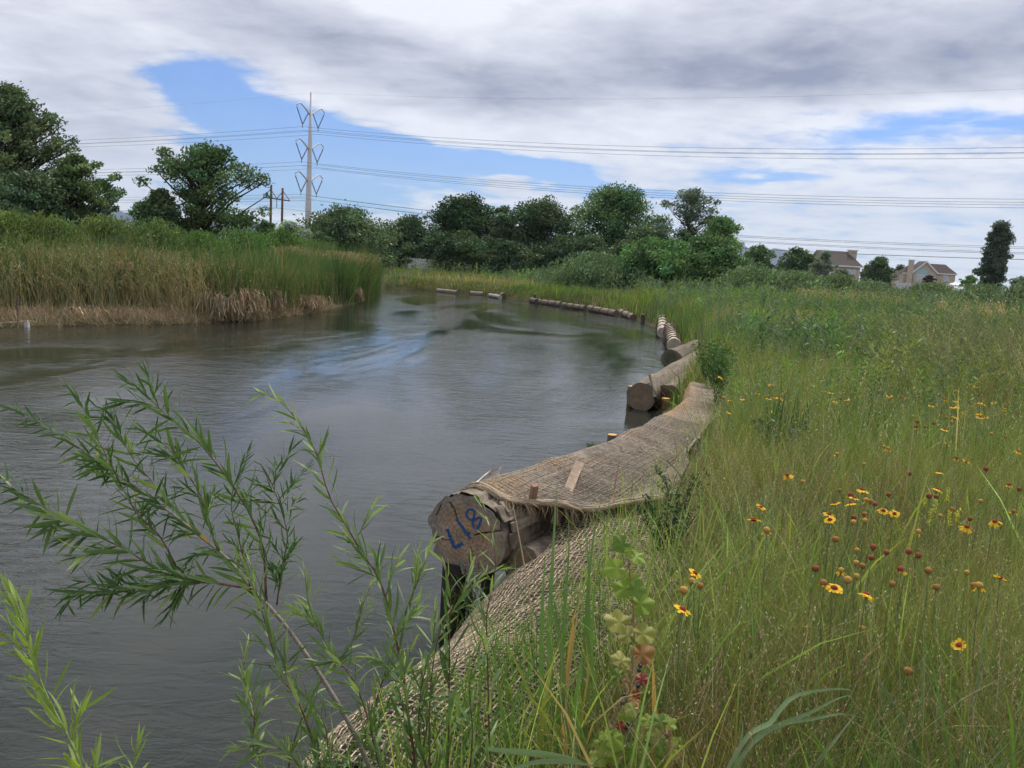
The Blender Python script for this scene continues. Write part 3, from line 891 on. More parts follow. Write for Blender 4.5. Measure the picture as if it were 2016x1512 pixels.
# ------------------------------------------------------------------ pylon, poles and wires
M_STEEL = plain('painted_steel', (0.55, 0.55, 0.56), (0.62, 0.62, 0.63), 2, 0.55, 0.4)
M_INS = plain('insulator_grey', (0.09, 0.10, 0.12), None, rough=0.4, spec=0.5)
M_WIRE = plain('wire_metal', (0.10, 0.10, 0.11), None, rough=0.5, spec=0.4)
M_POLE = plain('brown_wood_pole', (0.09, 0.045, 0.03), (0.13, 0.07, 0.05), 5, 0.9, 0.1, 0, (1, 1, .1))
pb = D(605, hor(605), 230); pz = zg1(pb.x, pb.y)
dl = Vector((1, -0.5, 0)).normalized(); pn = Vector((-dl.y, dl.x, 0))   # pn points away from the viewer
SP = 285.0
py = thing('transmission_pylon', 'tall white steel monopole pylon with three pairs of curved arms', 'pylon', (pb.x, pb.y, pz))
g = Geo(); V, Q, Tt = tube([(0, 0, -1), (0, 0, 15), (0, 0, 30), (0, 0, 42.3)], [1.0, .78, .55, .28], 12); g.add(V, Q, Tt)
g.obj('pole', M_STEEL, py, True)
att = []
for hz_ in (36.6, 27.6, 19.2):
    for sgn in (-1, 1):
        d = pn * sgn
        L = 5.6
        p = [Vector((0, 0, hz_)) + d * .5, Vector((0, 0, hz_ + 1.5)) + d * 2.6, Vector((0, 0, hz_ + 2.2)) + d * 4.3, Vector((0, 0, hz_ + 1.3)) + d * L]
        g = Geo(); V, Q, Tt = tube(catmull(p, 9), np.linspace(.24, .13, 9), 6); g.add(V, Q, Tt)
        arm = g.obj('arm', M_STEEL, py, True)
        hang = Vector((0, 0, hz_ - 3.0)) + d * 3.1
        for q in (p[3], Vector((0, 0, hz_ + .35)) + d * .9):
            g = Geo()
            nn = 24
            pts = [q.lerp(hang, t) for t in np.linspace(.08, 1, nn)]
            V, Q, Tt = tube(pts, [.17 if k % 2 else .09 for k in range(nn)], 6); g.add(V, Q, Tt)
            g.obj('insulator', M_INS, arm)
        g = Geo(); V, Q, Tt = tube([hang, hang - Vector((0, 0, .9))], .09, 5); g.add(V, Q, Tt)
        g.obj('clamp', M_INS, arm)
        att.append((hang - Vector((0, 0, .6)), hz_, sgn))


def wire(p0, p1, sag, r, label, group, n=40):
    t = np.linspace(0, 1, n)
    P = np.array(p0)[None, :] * (1 - t[:, None]) + np.array(p1)[None, :] * t[:, None]
    P[:, 2] -= 4 * sag * t * (1 - t)
    g = Geo(); V, Q, Tt = tube(P, r, 4, cap=False); g.add(V, Q, Tt)
    return tag(g.obj('power_line', M_WIRE), label, 'power line', group)


B = Vector((pb.x, pb.y, pz))
for (a, hz_, sgn) in att:
    lv = {36.6: 'top', 27.6: 'middle', 19.2: 'lowest'}[hz_]
    sd = 'near' if sgn < 0 else 'far'
    for k, dz in enumerate((0.0, -1.0)):
        nm = 'upper' if k == 0 else 'lower'
        p0 = B + a + Vector((0, 0, dz))
        wire(p0, p0 + dl * SP, 6.5, .033, '%s wire of the pair from the %s %s-side arm running right' % (nm, lv, sd), 'transmission wires')
        wire(p0, p0 - dl * SP, 3.0, .033, '%s wire of the pair from the %s %s-side arm running left' % (nm, lv, sd), 'transmission wires')
p0 = B + Vector((0, 0, 42.2))
wire(p0, p0 + dl * SP, 5.0, .013, 'thin single earth wire from the pylon tip running right across the clouds', 'transmission wires')
wire(p0, p0 - dl * SP, 3.0, .012, 'thin single earth wire from the pylon tip running left', 'transmission wires')

hp = D(543, hor(543), 190); hz0 = zg1(hp.x, hp.y)
hf = thing('utility_poles', 'brown wooden H-frame of two poles with cross braces beside the pylon', 'utility pole', (hp.x, hp.y, hz0))
ax = Vector((.42, .9, 0)).normalized()
q1 = Vector((-.75, -1.8, 0)); q2 = Vector((.75, 1.8, 0))
for q, top in ((q1, 14.6), (q2, 14.4)):
    g = Geo(); V, Q, Tt = tube([q + Vector((0, 0, -1)), q + Vector((0, 0, top))], [.3, .24], 8); g.add(V, Q, Tt); g.obj('pole', M_POLE, hf, True)
for a_, b_, r in ((q1 + Vector((0, 0, 7)), q2 + Vector((0, 0, 1.5)), .10), (q1 + Vector((0, 0, 1.5)), q2 + Vector((0, 0, 7)), .10),
                  (q1 * 2.3 + Vector((0, 0, 11.8)), q2 * 2.3 + Vector((0, 0, 11.8)), .14), (q1 + Vector((0, 0, 13.9)), q1 * 2.3 + Vector((0, 0, 11.9)), .08), (q2 + Vector((0, 0, 13.9)), q2 * 2.3 + Vector((0, 0, 11.9)), .08),
                  (q1 + Vector((0, 0, 13.6)), Vector((0, 0, 11.9)), .08), (q2 + Vector((0, 0, 13.6)), Vector((0, 0, 11.9)), .08)):
    g = Geo(); V, Q, Tt = tube([a_, b_], r, 5); g.add(V, Q, Tt); g.obj('brace', M_POLE, hf)
Bh = Vector((hp.x, hp.y, hz0))
dl2 = Vector((1, -0.3, 0)).normalized()
for k, off in enumerate((-2.2, 0, 2.2)):
    q = q1 * (off / 2) if off < 0 else q2 * (off / 2)
    g = Geo(); V, Q, Tt = tube([q + Vector((0, 0, 11.8)), q + Vector((0, 0, 9.9))], .08, 6); g.add(V, Q, Tt); g.obj('insulator', M_INS, hf)
    p0 = Bh + q + Vector((0, 0, 9.9))
    lb = ('nearest', 'middle', 'farthest')[k]
    wire(p0, p0 + dl2 * 210 + Vector((0, 0, 0)), 3.6, .026, '%s sagging wire from the wooden poles, passing low over the houses' % lb, 'wooden pole wires')
    wire(p0, p0 - dl2 * 210, 3.6, .026, '%s sagging wire from the wooden poles running left behind trees' % lb, 'wooden pole wires')

# ------------------------------------------------------------------ grass and reeds
RNG = np.random.default_rng(21)
MATR_Y = [0, 2.4, 3.9, 5.35, 7, 8.5, 10, 12, 14, 16]
MATR_X = [-.05, 0.16, 0.72, 1.0, 1.34, 1.80, 2.25, 2.5, 2.9, 3.3]


def field(n, y0, y1, xlo, xhi, pw=1.0, test=None):
    """random ground points in the view wedge; xlo/xhi as functions of y"""
    y = (y0 ** pw + RNG.random(n) * (y1 ** pw - y0 ** pw)) ** (1 / pw)
    x = xlo(y) + RNG.random(n) * (xhi(y) - xlo(y))
    s, left = shore(x, y)
    k = (s > 0.12)
    if test is not None:
        k &= test(x, y, s, left)
    x, y = x[k], y[k]
    return np.stack([x, y, zg(x, y) - 0.02], axis=1)


def pick(cols, P, sc=0.6, seed=0, sharp=6.0, amt=0.2):
    """choose per-blade colours among species patches"""
    n = len(P)
    w = np.stack([np.exp(sharp * (fbm(P[:, 0] * sc, P[:, 1] * sc, seed + 11 * k) + (b or 0) + RNG.normal(0, .06, n))) for k, (c, b) in enumerate(cols)], axis=1)
    w /= w.sum(axis=1, keepdims=True)
    u = RNG.random(n)[:, None]
    idx = (np.cumsum(w, axis=1) < u).sum(axis=1).clip(0, len(cols) - 1)
    c = np.array([c for c, _ in cols])[idx]
    k = RNG.lognormal(0, amt, (n, 1)); h = RNG.normal(0, .08, (n, 1))
    return np.clip(c * k * np.concatenate([1 + h, np.ones((n, 1)), 1 - h], axis=1), .004, .8), idx


OLIVE = (0.250, 0.285, 0.070); GREEN = (0.165, 0.270, 0.062); DEEP = (0.085, 0.175, 0.050); BROWN = (0.22, 0.16, 0.085); STRAW = (0.42, 0.34, 0.19); BLUEG = (0.125, 0.175, 0.110); LIME = (0.32, 0.40, 0.10)

matr = lambda y: np.interp(y, MATR_Y, MATR_X)
g = Geo()
# near meadow (fine mixed grass)
for (n, y0, y1, hm, wm, lv) in ((85000, 1.6, 4.2, .32, .0027, (0, .5, 1)), (85000, 4.2, 8.5, .34, .0040, (0, .5, 1)), (65000, 8.5, 16, .42, .0075, (0, .5, 1))):
    P = field(n, y0, y1, lambda y: matr(y) + .02, lambda y: y * .66 + .6, 1.6)
    c, idx = pick([(OLIVE, .05), (GREEN, .07), (BROWN, .03 if y0 < 4 else -.06), (DEEP, -.03), (STRAW, -.14), (LIME, -.04)], P, 0.9, 3, 8)
    nn = len(P)
    edge = np.clip((P[:, 0] - matr(P[:, 1])) / .5, .45, 1)
    h = hm * RNG.lognormal(0, .28, nn) * edge * (.75 + .6 * fbm(P[:, 0] * .8, P[:, 1] * .8, 40))
    lean = RNG.normal(0, .33, (nn, 2)) + np.array([.03, 0])
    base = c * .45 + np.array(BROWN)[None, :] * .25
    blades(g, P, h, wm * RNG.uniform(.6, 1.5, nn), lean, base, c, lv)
P = field(2600, 5.6, 12.4, lambda y: matr(y) - .42, lambda y: matr(y) + .1, 1.0)
c, idx = pick([(GREEN, .06), (LIME, .02), (OLIVE, 0)], P, 2, 9)
blades(g, P, .24 * RNG.lognormal(0, .4, len(P)), .006 * RNG.uniform(.6, 1.6, len(P)), RNG.normal(0, .4, (len(P), 2)), c * .7, c)
# broader leaves among the fine grass, in tufts
P = field(16000, 1.7, 14, lambda y: matr(y) + .05, lambda y: y * .66 + .5, 1.5)
P = P[fbm(P[:, 0] * 1.3, P[:, 1] * 1.3, 88) > .47]
c, idx = pick([(GREEN, .08), (LIME, .04), (OLIVE, .0), (BLUEG, -.02), (STRAW, -.05)], P, 1.6, 66, 12)
blades(g, P, .38 * RNG.lognormal(0, .3, len(P)), (.0055 + .0007 * P[:, 1]) * RNG.uniform(.6, 1.5, len(P)), RNG.normal(0, .36, (len(P), 2)), c * .8, c, (0, .4, .75, 1))
# a sparse fringe through the mats
P = field(3600, 1.9, 6.5, lambda y: matr(y) - .34 - .12 * (y < 3.2), lambda y: matr(y) + .1, 1.0)
c, idx = pick([(GREEN, .06), (LIME, .02), (DEEP, 0)], P, 2, 9)
blades(g, P, .26 * RNG.lognormal(0, .35, len(P)), .004 * RNG.uniform(.6, 1.6, len(P)), RNG.normal(0, .3, (len(P), 2)), c * .7, c)
tag(g.obj('meadow_grass', M_VEG), 'fine olive and green meadow grass covering the near right bank', 'grass', kind='stuff')

# grass stalks with seed heads
g = Geo()
def stalks(g, P, h, lean, col, heads=8, hl=.30, hs=.005, r=.0011, spread=.006):
    n = len(P)
    blades(g, P, h, r * 2, lean, col * .8, col, (0, .5, 1), facing=RNG.uniform(0, 3.14, n))
    for k in range(heads):
        t = 1 - hl + hl * k / heads + RNG.uniform(-.01, .01, n)
        Q = P.copy(); Q[:, :2] += lean * (h * t ** 1.8)[:, None]
        lm = np.linalg.norm(lean, axis=1)
        Q[:, 2] += h * t * (1 - .25 * lm * lm * t)
        Q += RNG.normal(0, spread, (n, 3)) * np.array([1, 1, .6])
        dirs = np.tile([0, 0, 1.0], (n, 1)); dirs[:, :2] += lean * 1.6 + RNG.normal(0, .35, (n, 2))
        flecks(g, Q, hs * RNG.uniform(.7, 1.4, n), .28, col * RNG.uniform(.85, 1.2, (n, 1)), dirs)
P = field(5000, 1.9, 6.0, lambda y: matr(y) + .05, lambda y: y * .66 + .4, 1.4)
n = len(P); c, _ = pick([((0.50, 0.44, 0.27), 0), ((0.36, 0.38, 0.16), .05), ((0.34, 0.22, 0.15), 0)], P, 1.5, 5)
stalks(g, P, RNG.uniform(.38, .66, n), RNG.normal(0, .34, (n, 2)), c)
P = field(5000, 6.0, 15, lambda y: matr(y) + .1, lambda y: y * .66 + .4, 1.4)
n = len(P); c, _ = pick([((0.42, 0.38, 0.22), 0), ((0.28, 0.29, 0.14), .05)], P, 1.5, 5)
stalks(g, P, RNG.uniform(.45, .8, n), RNG.normal(0, .25, (n, 2)), c, 5, .3, .012, .002, .012)
tag(g.obj('seed_head_grass', M_DRY), 'pale tan grass stalks with small seed heads standing in the meadow', 'grass', kind='stuff')

# middle and far meadow
g = Geo()
P = field(46000, 14, 34, lambda y: np.interp(y, [14, 20, 24, 30, 34], [3.3, 4.4, 5.1, 5.7, 5.8]), lambda y: y * .68, 1.3)
c, idx = pick([(GREEN, .10), (DEEP, .02), (BLUEG, .04), (OLIVE, .02), (STRAW, -.16)], P, .28, 13, 14)
n = len(P); hh = .62 * RNG.lognormal(0, .25, n) * (.7 + .8 * fbm(P[:, 0] * .3, P[:, 1] * .3, 50))
blades(g, P, hh, .014 * RNG.uniform(.6, 1.5, n), RNG.normal(0, .22, (n, 2)) + np.array([.08, 0]), c * .7, c, (0, .5, 1))
P = field(52000, 30, 100, lambda y: np.interp(y, [30, 36, 40, 48, 50, 56, 60, 70, 100], [5.5, 5.5, 5.3, 3.9, .8, -3, -10, -24, -36]), lambda y: y * .68, 1.1, lambda x, y, s, l: ~l)
straw = (1.2 * np.exp(-((P[:, 0] - 23) / 7) ** 4 - ((P[:, 1] - 56) / 7) ** 2) + 1.2 * np.exp(-((P[:, 0] + 1) / 8) ** 4 - ((P[:, 1] - 61) / 4.5) ** 2) + .9 * np.exp(-((P[:, 0] - 33) / 6) ** 2 - ((P[:, 1] - 64) / 9) ** 2))
c, idx = pick([(GREEN, .08), (BLUEG, .05), (OLIVE, .02), (STRAW, -.22)], P, .12, 17, 9)
k = RNG.random(len(P)) < straw * (.3 + 1.2 * fbm(P[:, 0] * .3, P[:, 1] * .3, 99))
c[k] = np.array([0.40, 0.32, 0.17]) * RNG.lognormal(0, .2, (k.sum(), 1))
n = len(P)
blades(g, P, (.62 - .26 * sstep(P[:, 1], 42, 56)) * RNG.lognormal(0, .25, n) * (.7 + .8 * fbm(P[:, 0] * .2, P[:, 1] * .2, 52)), .040 * RNG.uniform(.6, 1.5, n), RNG.normal(0, .2, (n, 2)) + np.array([.1, 0]), c * .75, c, (0, .5, 1))
for (a0, a1, nn_, hh_, ww_) in ((12, 27, 9000, .30, .022), (19, 24, 6000, .28, .012)):
    # grass on the bank face right down to the water
    t = RNG.uniform(a0, a1, nn_); i0 = t.astype(int); f = (t - i0)[:, None]
    A_ = POLY[i0] * (1 - f) + POLY[i0 + 1] * f
    dd = POLY[i0 + 1] - POLY[i0]; dd /= np.linalg.norm(dd, axis=1, keepdims=True)
    A_ = A_ + np.stack([dd[:, 1], -dd[:, 0]], axis=1) * RNG.uniform(.15, 1.3, nn_)[:, None]
    s_, l_ = shore(A_[:, 0], A_[:, 1]); A_ = A_[(s_ > .1) & (A_[:, 1] > 13)]
    P = np.stack([A_[:, 0], A_[:, 1], zg(A_[:, 0], A_[:, 1]) - .02], axis=1)
    c, idx = pick([(GREEN, .08), (DEEP, .04), (OLIVE, .02), (STRAW, -.1)], P, .5, 19, 8)
    blades(g, P, hh_ * RNG.lognormal(0, .4, len(P)) * (.4 + 1.1 * fbm(P[:, 0] * .9, P[:, 1] * .9, 55)), ww_, RNG.normal(0, .3, (len(P), 2)), c * .75, c, (0, .5, 1))
tag(g.obj('far_meadow_grass', M_VEG), 'taller green and straw grass of the distant meadow along the bend', 'grass', kind='stuff')

# leafy forbs: stems with many narrow leaves
def forbs(g, P, h, col, nl=22, leaf=.035, aspect=.2, r=.003, up=.8, sp=.12):
    n = len(P)
    lean = RNG.normal(0, .14, (n, 2)) + np.array([.06, 0])
    blades(g, P, h, r * 2, lean, col * .8, col, (0, .5, 1))
    for k in range(nl):
        t = .2 + .8 * (k + RNG.random(n)) / nl
        Q = P.copy(); Q[:, :2] += lean * (h * t ** 1.8)[:, None]; Q[:, 2] += h * t
        a = RNG.uniform(0, 6.283, n)
        d = np.stack([np.cos(a), np.sin(a), np.full(n, up)], axis=1); d /= np.linalg.norm(d, axis=1, keepdims=True)
        ls = leaf * RNG.uniform(.7, 1.3, n)
        Q += d * (ls * (1 + sp / leaf * RNG.random(n) * (1.1 - t)))[:, None]
        flecks(g, Q, ls, aspect, col * RNG.uniform(.75, 1.3, (n, 1)), d)


g = Geo()
P = field(700, 7.5, 16, lambda y: matr(y) + .25, lambda y: y * .66, 1.4)
P = P[fbm(P[:, 0] * .7, P[:, 1] * .7, 61) > .46]
c, _ = pick([(DEEP, .05), (BLUEG, .03), (GREEN, 0)], P, .6, 23)
forbs(g, P, RNG.uniform(.5, .85, len(P)), c, 26, .03)
P = field(4200, 12, 40, lambda y: np.interp(y, [12, 14, 20, 24, 30, 40], [3.4, 3.7, 4.7, 5.4, 6.1, 6.2]), lambda y: y * .68, 1.3)
P = P[fbm(P[:, 0] * .25, P[:, 1] * .25, 62) > .40]
c, _ = pick([(DEEP, .02), (BLUEG, .06), (GREEN, 0), ((0.10, 0.14, 0.09), 0)], P, .3, 24)
forbs(g, P, RNG.uniform(.6, 1.15, len(P)) * (.6 + 1.0 * fbm(P[:, 0] * .35, P[:, 1] * .35, 71)), c, 24, .06, .22, .005, .8, .16)
P = field(2400, 40, 85, lambda y: np.interp(y, [40, 48, 50, 56, 60, 70, 85], [6, 4.8, 2, -1.5, -9, -22, -30]), lambda y: y * .66, 1.1, lambda x, y, s, l: ~l & (s > 1.5))
P = P[fbm(P[:, 0] * .12, P[:, 1] * .12, 63) > .46]
c, _ = pick([(BLUEG, .06), ((0.09, 0.13, 0.08), 0.04), (GREEN, 0)], P, .2, 25)
forbs(g, P, RNG.uniform(.7, 1.3, len(P)), c, 20, .10, .25, .01, .8, .25)
# dense right-edge herbs, tall
P = field(1500, 9, 26, lambda y: y * .42, lambda y: y * .68, 1.3)
c, _ = pick([(BLUEG, .06), ((0.10, 0.13, 0.085), 0.05), (OLIVE, 0)], P, .4, 26)
forbs(g, P, RNG.uniform(.5, 1.0, len(P)), c, 26, .045, .22, .004, .7, .14)
tag(g.obj('leafy_weeds', M_VEG), 'leafy green and grey-green weeds growing through the meadow', 'weeds', kind='stuff')

# arching pale grasses at the right edge
g = Geo()
P = field(900, 8.5, 16, lambda y: y * .47, lambda y: y * .68, 1.0)
n = len(P); c, _ = pick([((0.30, 0.28, 0.15), 0), ((0.20, 0.22, 0.10), .0)], P, 1.5, 5)
stalks(g, P, RNG.uniform(.9, 1.35, n), RNG.normal(0, .2, (n, 2)) + np.array([-.35, 0]), c, 14, .28, .018, .003, .012)
# straw-coloured stands further off
for (n, ya, yb, xa, xb, h_) in ((3800, 34, 44, .33, .46, .95), (1400, 24, 30, .50, .60, .95), (1500, 20, 40, .10, .20, .6)):
    P = field(n, ya, yb, lambda y: y * xa + (5 if xa < .2 else 0), lambda y: y * xb + (5 if xa < .2 else 0), 1.0)
    P = P[fbm(P[:, 0] * .45, P[:, 1] * .45, 91) > .42]
    n = len(P); c, _ = pick([((0.46, 0.37, 0.20), .05), ((0.34, 0.30, 0.15), .0)], P, 1.5, 5)
    stalks(g, P, h_ * RNG.lognormal(0, .15, n), RNG.normal(0, .18, (n, 2)) + np.array([-.1, 0]), c, 6, .3, .04, .008, .03)
tag(g.obj('arching_grass', M_DRY), 'tall pale grass with drooping heads at the right edge of the meadow', 'grass', kind='stuff')

# left bank reeds
def lb(t):
    """point on the left shore, t = 0 at the picture edge .. 1 at the tip"""
    pts = np.array([(-16, 15.9), (-14, 17.4), (-12.1, 19.4), (-11.4, 21.1), (-10.3, 22.1), (-9.2, 23.2), (-8.15, 25), (-7.45, 29.4), (-7.15, 37), (-7.5, 44.7), (-8.6, 52.5)])
    d = np.concatenate([[0], np.cumsum(np.hypot(*np.diff(pts, axis=0).T))]); d /= d[-1]
    return np.stack([np.interp(t, d, pts[:, 0]), np.interp(t, d, pts[:, 1])], axis=1)


def reedpts(n, t0, t1, d0, d1):
    t = RNG.uniform(t0, t1, n)
    p = lb(t); q = lb(np.clip(t + .01, 0, 1)) - lb(np.clip(t - .01, 0, 1))
    q /= np.linalg.norm(q, axis=1, keepdims=True)
    nrm = np.stack([-q[:, 1], q[:, 0]], axis=1)
    p = p + nrm * RNG.uniform(d0, d1, n)[:, None] + RNG.normal(0, .12, (n, 2))
    return np.stack([p[:, 0], p[:, 1], np.maximum(zg(p[:, 0], p[:, 1]), -.05) - .02], axis=1), t


g = Geo()
REED = (0.065, 0.125, 0.045); REEDL = (0.110, 0.175, 0.058)
for (n, t0, t1, d0, d1, hm, wf) in ((11000, .30, .62, .35, 3.2, 1.75, .017), (15000, .58, 1.0, .1, 4.0, 1.85, .022), (9000, 0, .34, 2.5, 5.2, 1.5, .014), (7000, .1, .5, 2.5, 6, 1.7, .02)):
    P, t = reedpts(n, t0, t1, d0, d1)
    k = len(P)
    c, idx = pick([(REED, .14 if t0 > .4 else .02), (REEDL, 0), ((0.10, 0.13, 0.05), -.04), ((0.25, 0.20, 0.10), -.16 if t0 > .2 else .0)], P, .8, 31, 7)
    edge = .45 + 1.05 * fbm(P[:, 0] * .9, P[:, 1] * .9, 77)
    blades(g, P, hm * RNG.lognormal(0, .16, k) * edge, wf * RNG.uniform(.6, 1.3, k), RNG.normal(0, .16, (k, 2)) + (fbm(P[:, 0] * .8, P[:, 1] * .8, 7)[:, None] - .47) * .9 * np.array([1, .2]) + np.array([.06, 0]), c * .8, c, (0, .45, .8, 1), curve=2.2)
tag(g.obj('reeds', M_VEG), 'dense green cattail reeds lining the left bank', 'reeds', kind='stuff')

g = Geo()
STR = (0.33, 0.27, 0.15)
# standing pale stalks at the left, leaning left
P, t = reedpts(5200, .0, .36, 1.3, 4.2); n = len(P); c = jit((0.26, 0.235, 0.12), n, .25)
stalks(g, P, RNG.uniform(.9, 2.0, n), RNG.normal(0, .34, (n, 2)) + np.array([-.22, 0]), c, 7, .14, .03, .006, .018)
P, t = reedpts(500, .26, .36, .3, 1.3); n = len(P); c = jit((0.32, 0.26, 0.13), n, .2)
stalks(g, P, RNG.uniform(.9, 1.8, n), RNG.normal(0, .28, (n, 2)) + np.array([-.15, 0]), c, 5, .12, .03, .008, .02)
P, t = reedpts(1900, .36, .64, .3, 2.4); n = len(P); c = jit((0.24, 0.21, 0.10), n, .2)
stalks(g, P, RNG.uniform(.8, 1.5, n), RNG.normal(0, .18, (n, 2)) + np.array([-.1, 0]), c, 5, .12, .03, .009, .02)
# straw tops near the tip
P, t = reedpts(5200, .68, 1.0, .6, 4.5); n = len(P); c = jit((0.36, 0.29, 0.16), n, .2)
stalks(g, P, RNG.uniform(1.7, 2.25, n), RNG.normal(0, .12, (n, 2)) + np.array([.1, 0]), c, 6, .16, .06, .010, .04)
tag(g.obj('dry_reed_stalks', M_DRY), 'pale dry stalks standing among the left bank reeds', 'reeds', kind='stuff')

g = Geo()
TAN = (0.27, 0.205, 0.135)
# collapsed mat of dead reeds on the low shore
P, t = reedpts(12000, .0, .52, -.02, 2.1); n = len(P); P[:, 2] += RNG.uniform(0, .10, n)
a = RNG.uniform(0, 6.283, n)
blades(g, P, RNG.uniform(.3, .9, n) * .5, .016, np.stack([np.cos(a) * 1.5, np.sin(a) * .7], axis=1) * RNG.uniform(.5, 1.3, (n, 1)), jit(TAN, n, .3), jit(TAN, n, .25), (0, .5, 1), curve=1.0, droop=.35)
# slumped tussocks
for (tc_, dd, hh, rr_, nb) in ((.300, .6, .75, .55, 650), (.325, .5, .85, .45, 650), (.345, .5, .6, .35, 350), (.378, .35, .75, .2, 420), (.44, .35, .55, .45, 420), (.47, .35, .5, .3, 240), (.64, .15, .6, .25, 260), (.20, 1.2, .3, .5, 200)):
    c0 = lb(np.array([tc_]))[0]; q = lb(np.array([tc_ + .01]))[0] - c0; q /= np.linalg.norm(q); nrm = np.array([-q[1], q[0]])
    ct = c0 + nrm * dd
    a = RNG.uniform(0, 6.283, nb)
    P = np.stack([ct[0] + np.cos(a) * .12 * rr_, ct[1] + np.sin(a) * .12 * rr_, np.full(nb, .08)], axis=1); a = a + RNG.normal(0, .5, nb)
    P[:, :2] += RNG.normal(0, rr_ * .55, (nb, 2))
    # falling outwards: rise then droop to the ground
    ln = RNG.uniform(.25, 1.1, nb) * hh; rr_ = rr_ * RNG.uniform(.3, 1.2, nb)
    out_ = np.stack([np.cos(a), np.sin(a)], axis=1)
    tt = np.linspace(0, 1, 6)
    rows = []
    wv = np.stack([-np.sin(a), np.cos(a), np.zeros(nb)], axis=1) * .011
    for k in tt:
        p = P.copy()
        rad_ = (k ** .8) * rr_ * RNG.uniform(.9, 1.1, nb)
        p[:, :2] += out_ * rad_[:, None]
        p[:, 2] += ln * np.sin(np.clip(k * 2.6, 0, 2.75)) * 1.0
        p[:, 2] = np.maximum(p[:, 2], .02)
        p += RNG.normal(0, .012, (nb, 3))
        rows += [p - wv, p + wv]
    m_ = len(rows); V = np.stack(rows, axis=1).reshape(-1, 3)
    b = np.arange(nb)[:, None] * m_
    Q = np.concatenate([np.concatenate([b + 2 * k, b + 2 * k + 1, b + 2 * k + 3, b + 2 * k + 2], axis=1) for k in range(5)])
    C = np.repeat(jit(TAN, nb, .3), m_, axis=0)
    g.add(V, Q, None, C)
# broken stalks at every angle
P, t = reedpts(2600, .0, .60, .0, 1.9); n = len(P); P[:, 2] += RNG.uniform(0, .12, n); a = RNG.uniform(0, 6.283, n)
blades(g, P, RNG.lognormal(-1.0, .45, n), .014, np.stack([np.cos(a), np.sin(a) * .6], axis=1) * RNG.uniform(.2, 1.6, (n, 1)), jit(TAN, n, .3), jit((0.40, 0.32, 0.20), n, .25), (0, .5, 1), curve=1.1, droop=.3)
tag(g.obj('dead_reed_litter', M_DRY), 'collapsed tan dead reeds matted along the foot of the left bank', 'dead reeds', kind='stuff')

# fluffy plumes
M_FLUFF = plain('tan_fluff', (0.42, 0.30, 0.20), (0.52, 0.38, 0.27), 60, 0.95, 0.05)
for k, (px, py_, lbq) in enumerate(((238, 522, 'tan cottony reed plume, left one of the pair above the dead tussock'), (256, 524, 'tan cottony reed plume, right one of the pair above the dead tussock'), (246, 545, 'small tan reed plume hanging below the pair of plumes'), (395, 521, 'single tan cottony reed plume in the middle of the green cattails'))):
    p = D(px, py_, 24.0 if k < 3 else 27.0)
    zb = zg1(p.x, p.y)
    r = thing('reed_plume', lbq, 'reed', (p.x + .12, p.y, zb), 'cottony reed plumes')
    g = Geo(); hh = p.z - zb
    V, Q, Tt = tube([(0, 0, 0), (-.07, 0, hh * .6), (-.12, 0, hh)], [.008, .007, .004], 5); g.add(V, Q, Tt, (0.3, 0.25, 0.14)); g.obj('stem', M_DRY, r)
    g = Geo(); nn = 240
    d = RNG.normal(size=(nn, 3)); d /= np.linalg.norm(d, axis=1, keepdims=True)
    sc_ = .10 if k != 2 else .06
    P = np.array([-.12, 0, hh]) + d * RNG.uniform(.3, 1, (nn, 1)) ** .5 * np.array([sc_ * .8, sc_ * .8, sc_ * 1.3])
    flecks(g, P, .022, .5, jit((0.42, 0.31, 0.21), nn, .15)); g.obj('plume', M_DRY, r)
# ------------------------------------------------------------------ logs
RNG = np.random.default_rng(5)
random.seed(5)


def attrmat(name, c_noise_scale, amt, rough=0.9, bmp=0.5, bd=0.004, stretch=None):
    m, N = newmat(name)
    at = N.n('ShaderNodeAttribute'); at.attribute_name = 'col'
    pos = N.n('ShaderNodeTexCoord').outputs['Object']
    if stretch:
        pos = N.vm('MULTIPLY', pos, stretch)
    nz = N.noise(pos, c_noise_scale, 6, 0.65)
    k = N.ss(nz, 0.25, 0.75, 1 - amt, 1 + amt)
    c = N.vm('MULTIPLY', at.outputs['Color'], N.comb(k, k, k))
    out(N, bsdf(N, c, rough, 0.15, bump(N, nz, bmp, bd)).outputs[0])
    MATS[name] = m
    return m


M_LOG = attrmat('weathered_log', 14, .45, .95, .7, .02)
M_FACE = attrmat('sawn_wood', 60, .30, .9, .5, .004)
M_NET = attrmat('coir_strand', 90, .35, .95, .3, .002)
M_MAT = attrmat('coir_mat', 40, .45, .97, 1.0, .02)
M_PLANK = attrmat('split_wood', 25, .3, .85, .4, .004, (1, 1, .15))
M_BLUE = plain('blue_spray_paint', (0.02, 0.07, 0.20), (0.035, 0.10, 0.26), 80, 0.6, 0.3)
BARKC = np.array((0.17, 0.14, 0.11)); FACEC = np.array((0.34, 0.235, 0.145)); FRESH = np.array((0.62, 0.36, 0.16))


def frame(d):
    d = Vector(d).normalized()
    e1 = d.cross(Vector((0, 0, 1)) if abs(d.z) < .98 else Vector((0, -1, 0))).normalized()      # to the right when looking along d
    e2 = e1.cross(d)
    return d, e1, e2


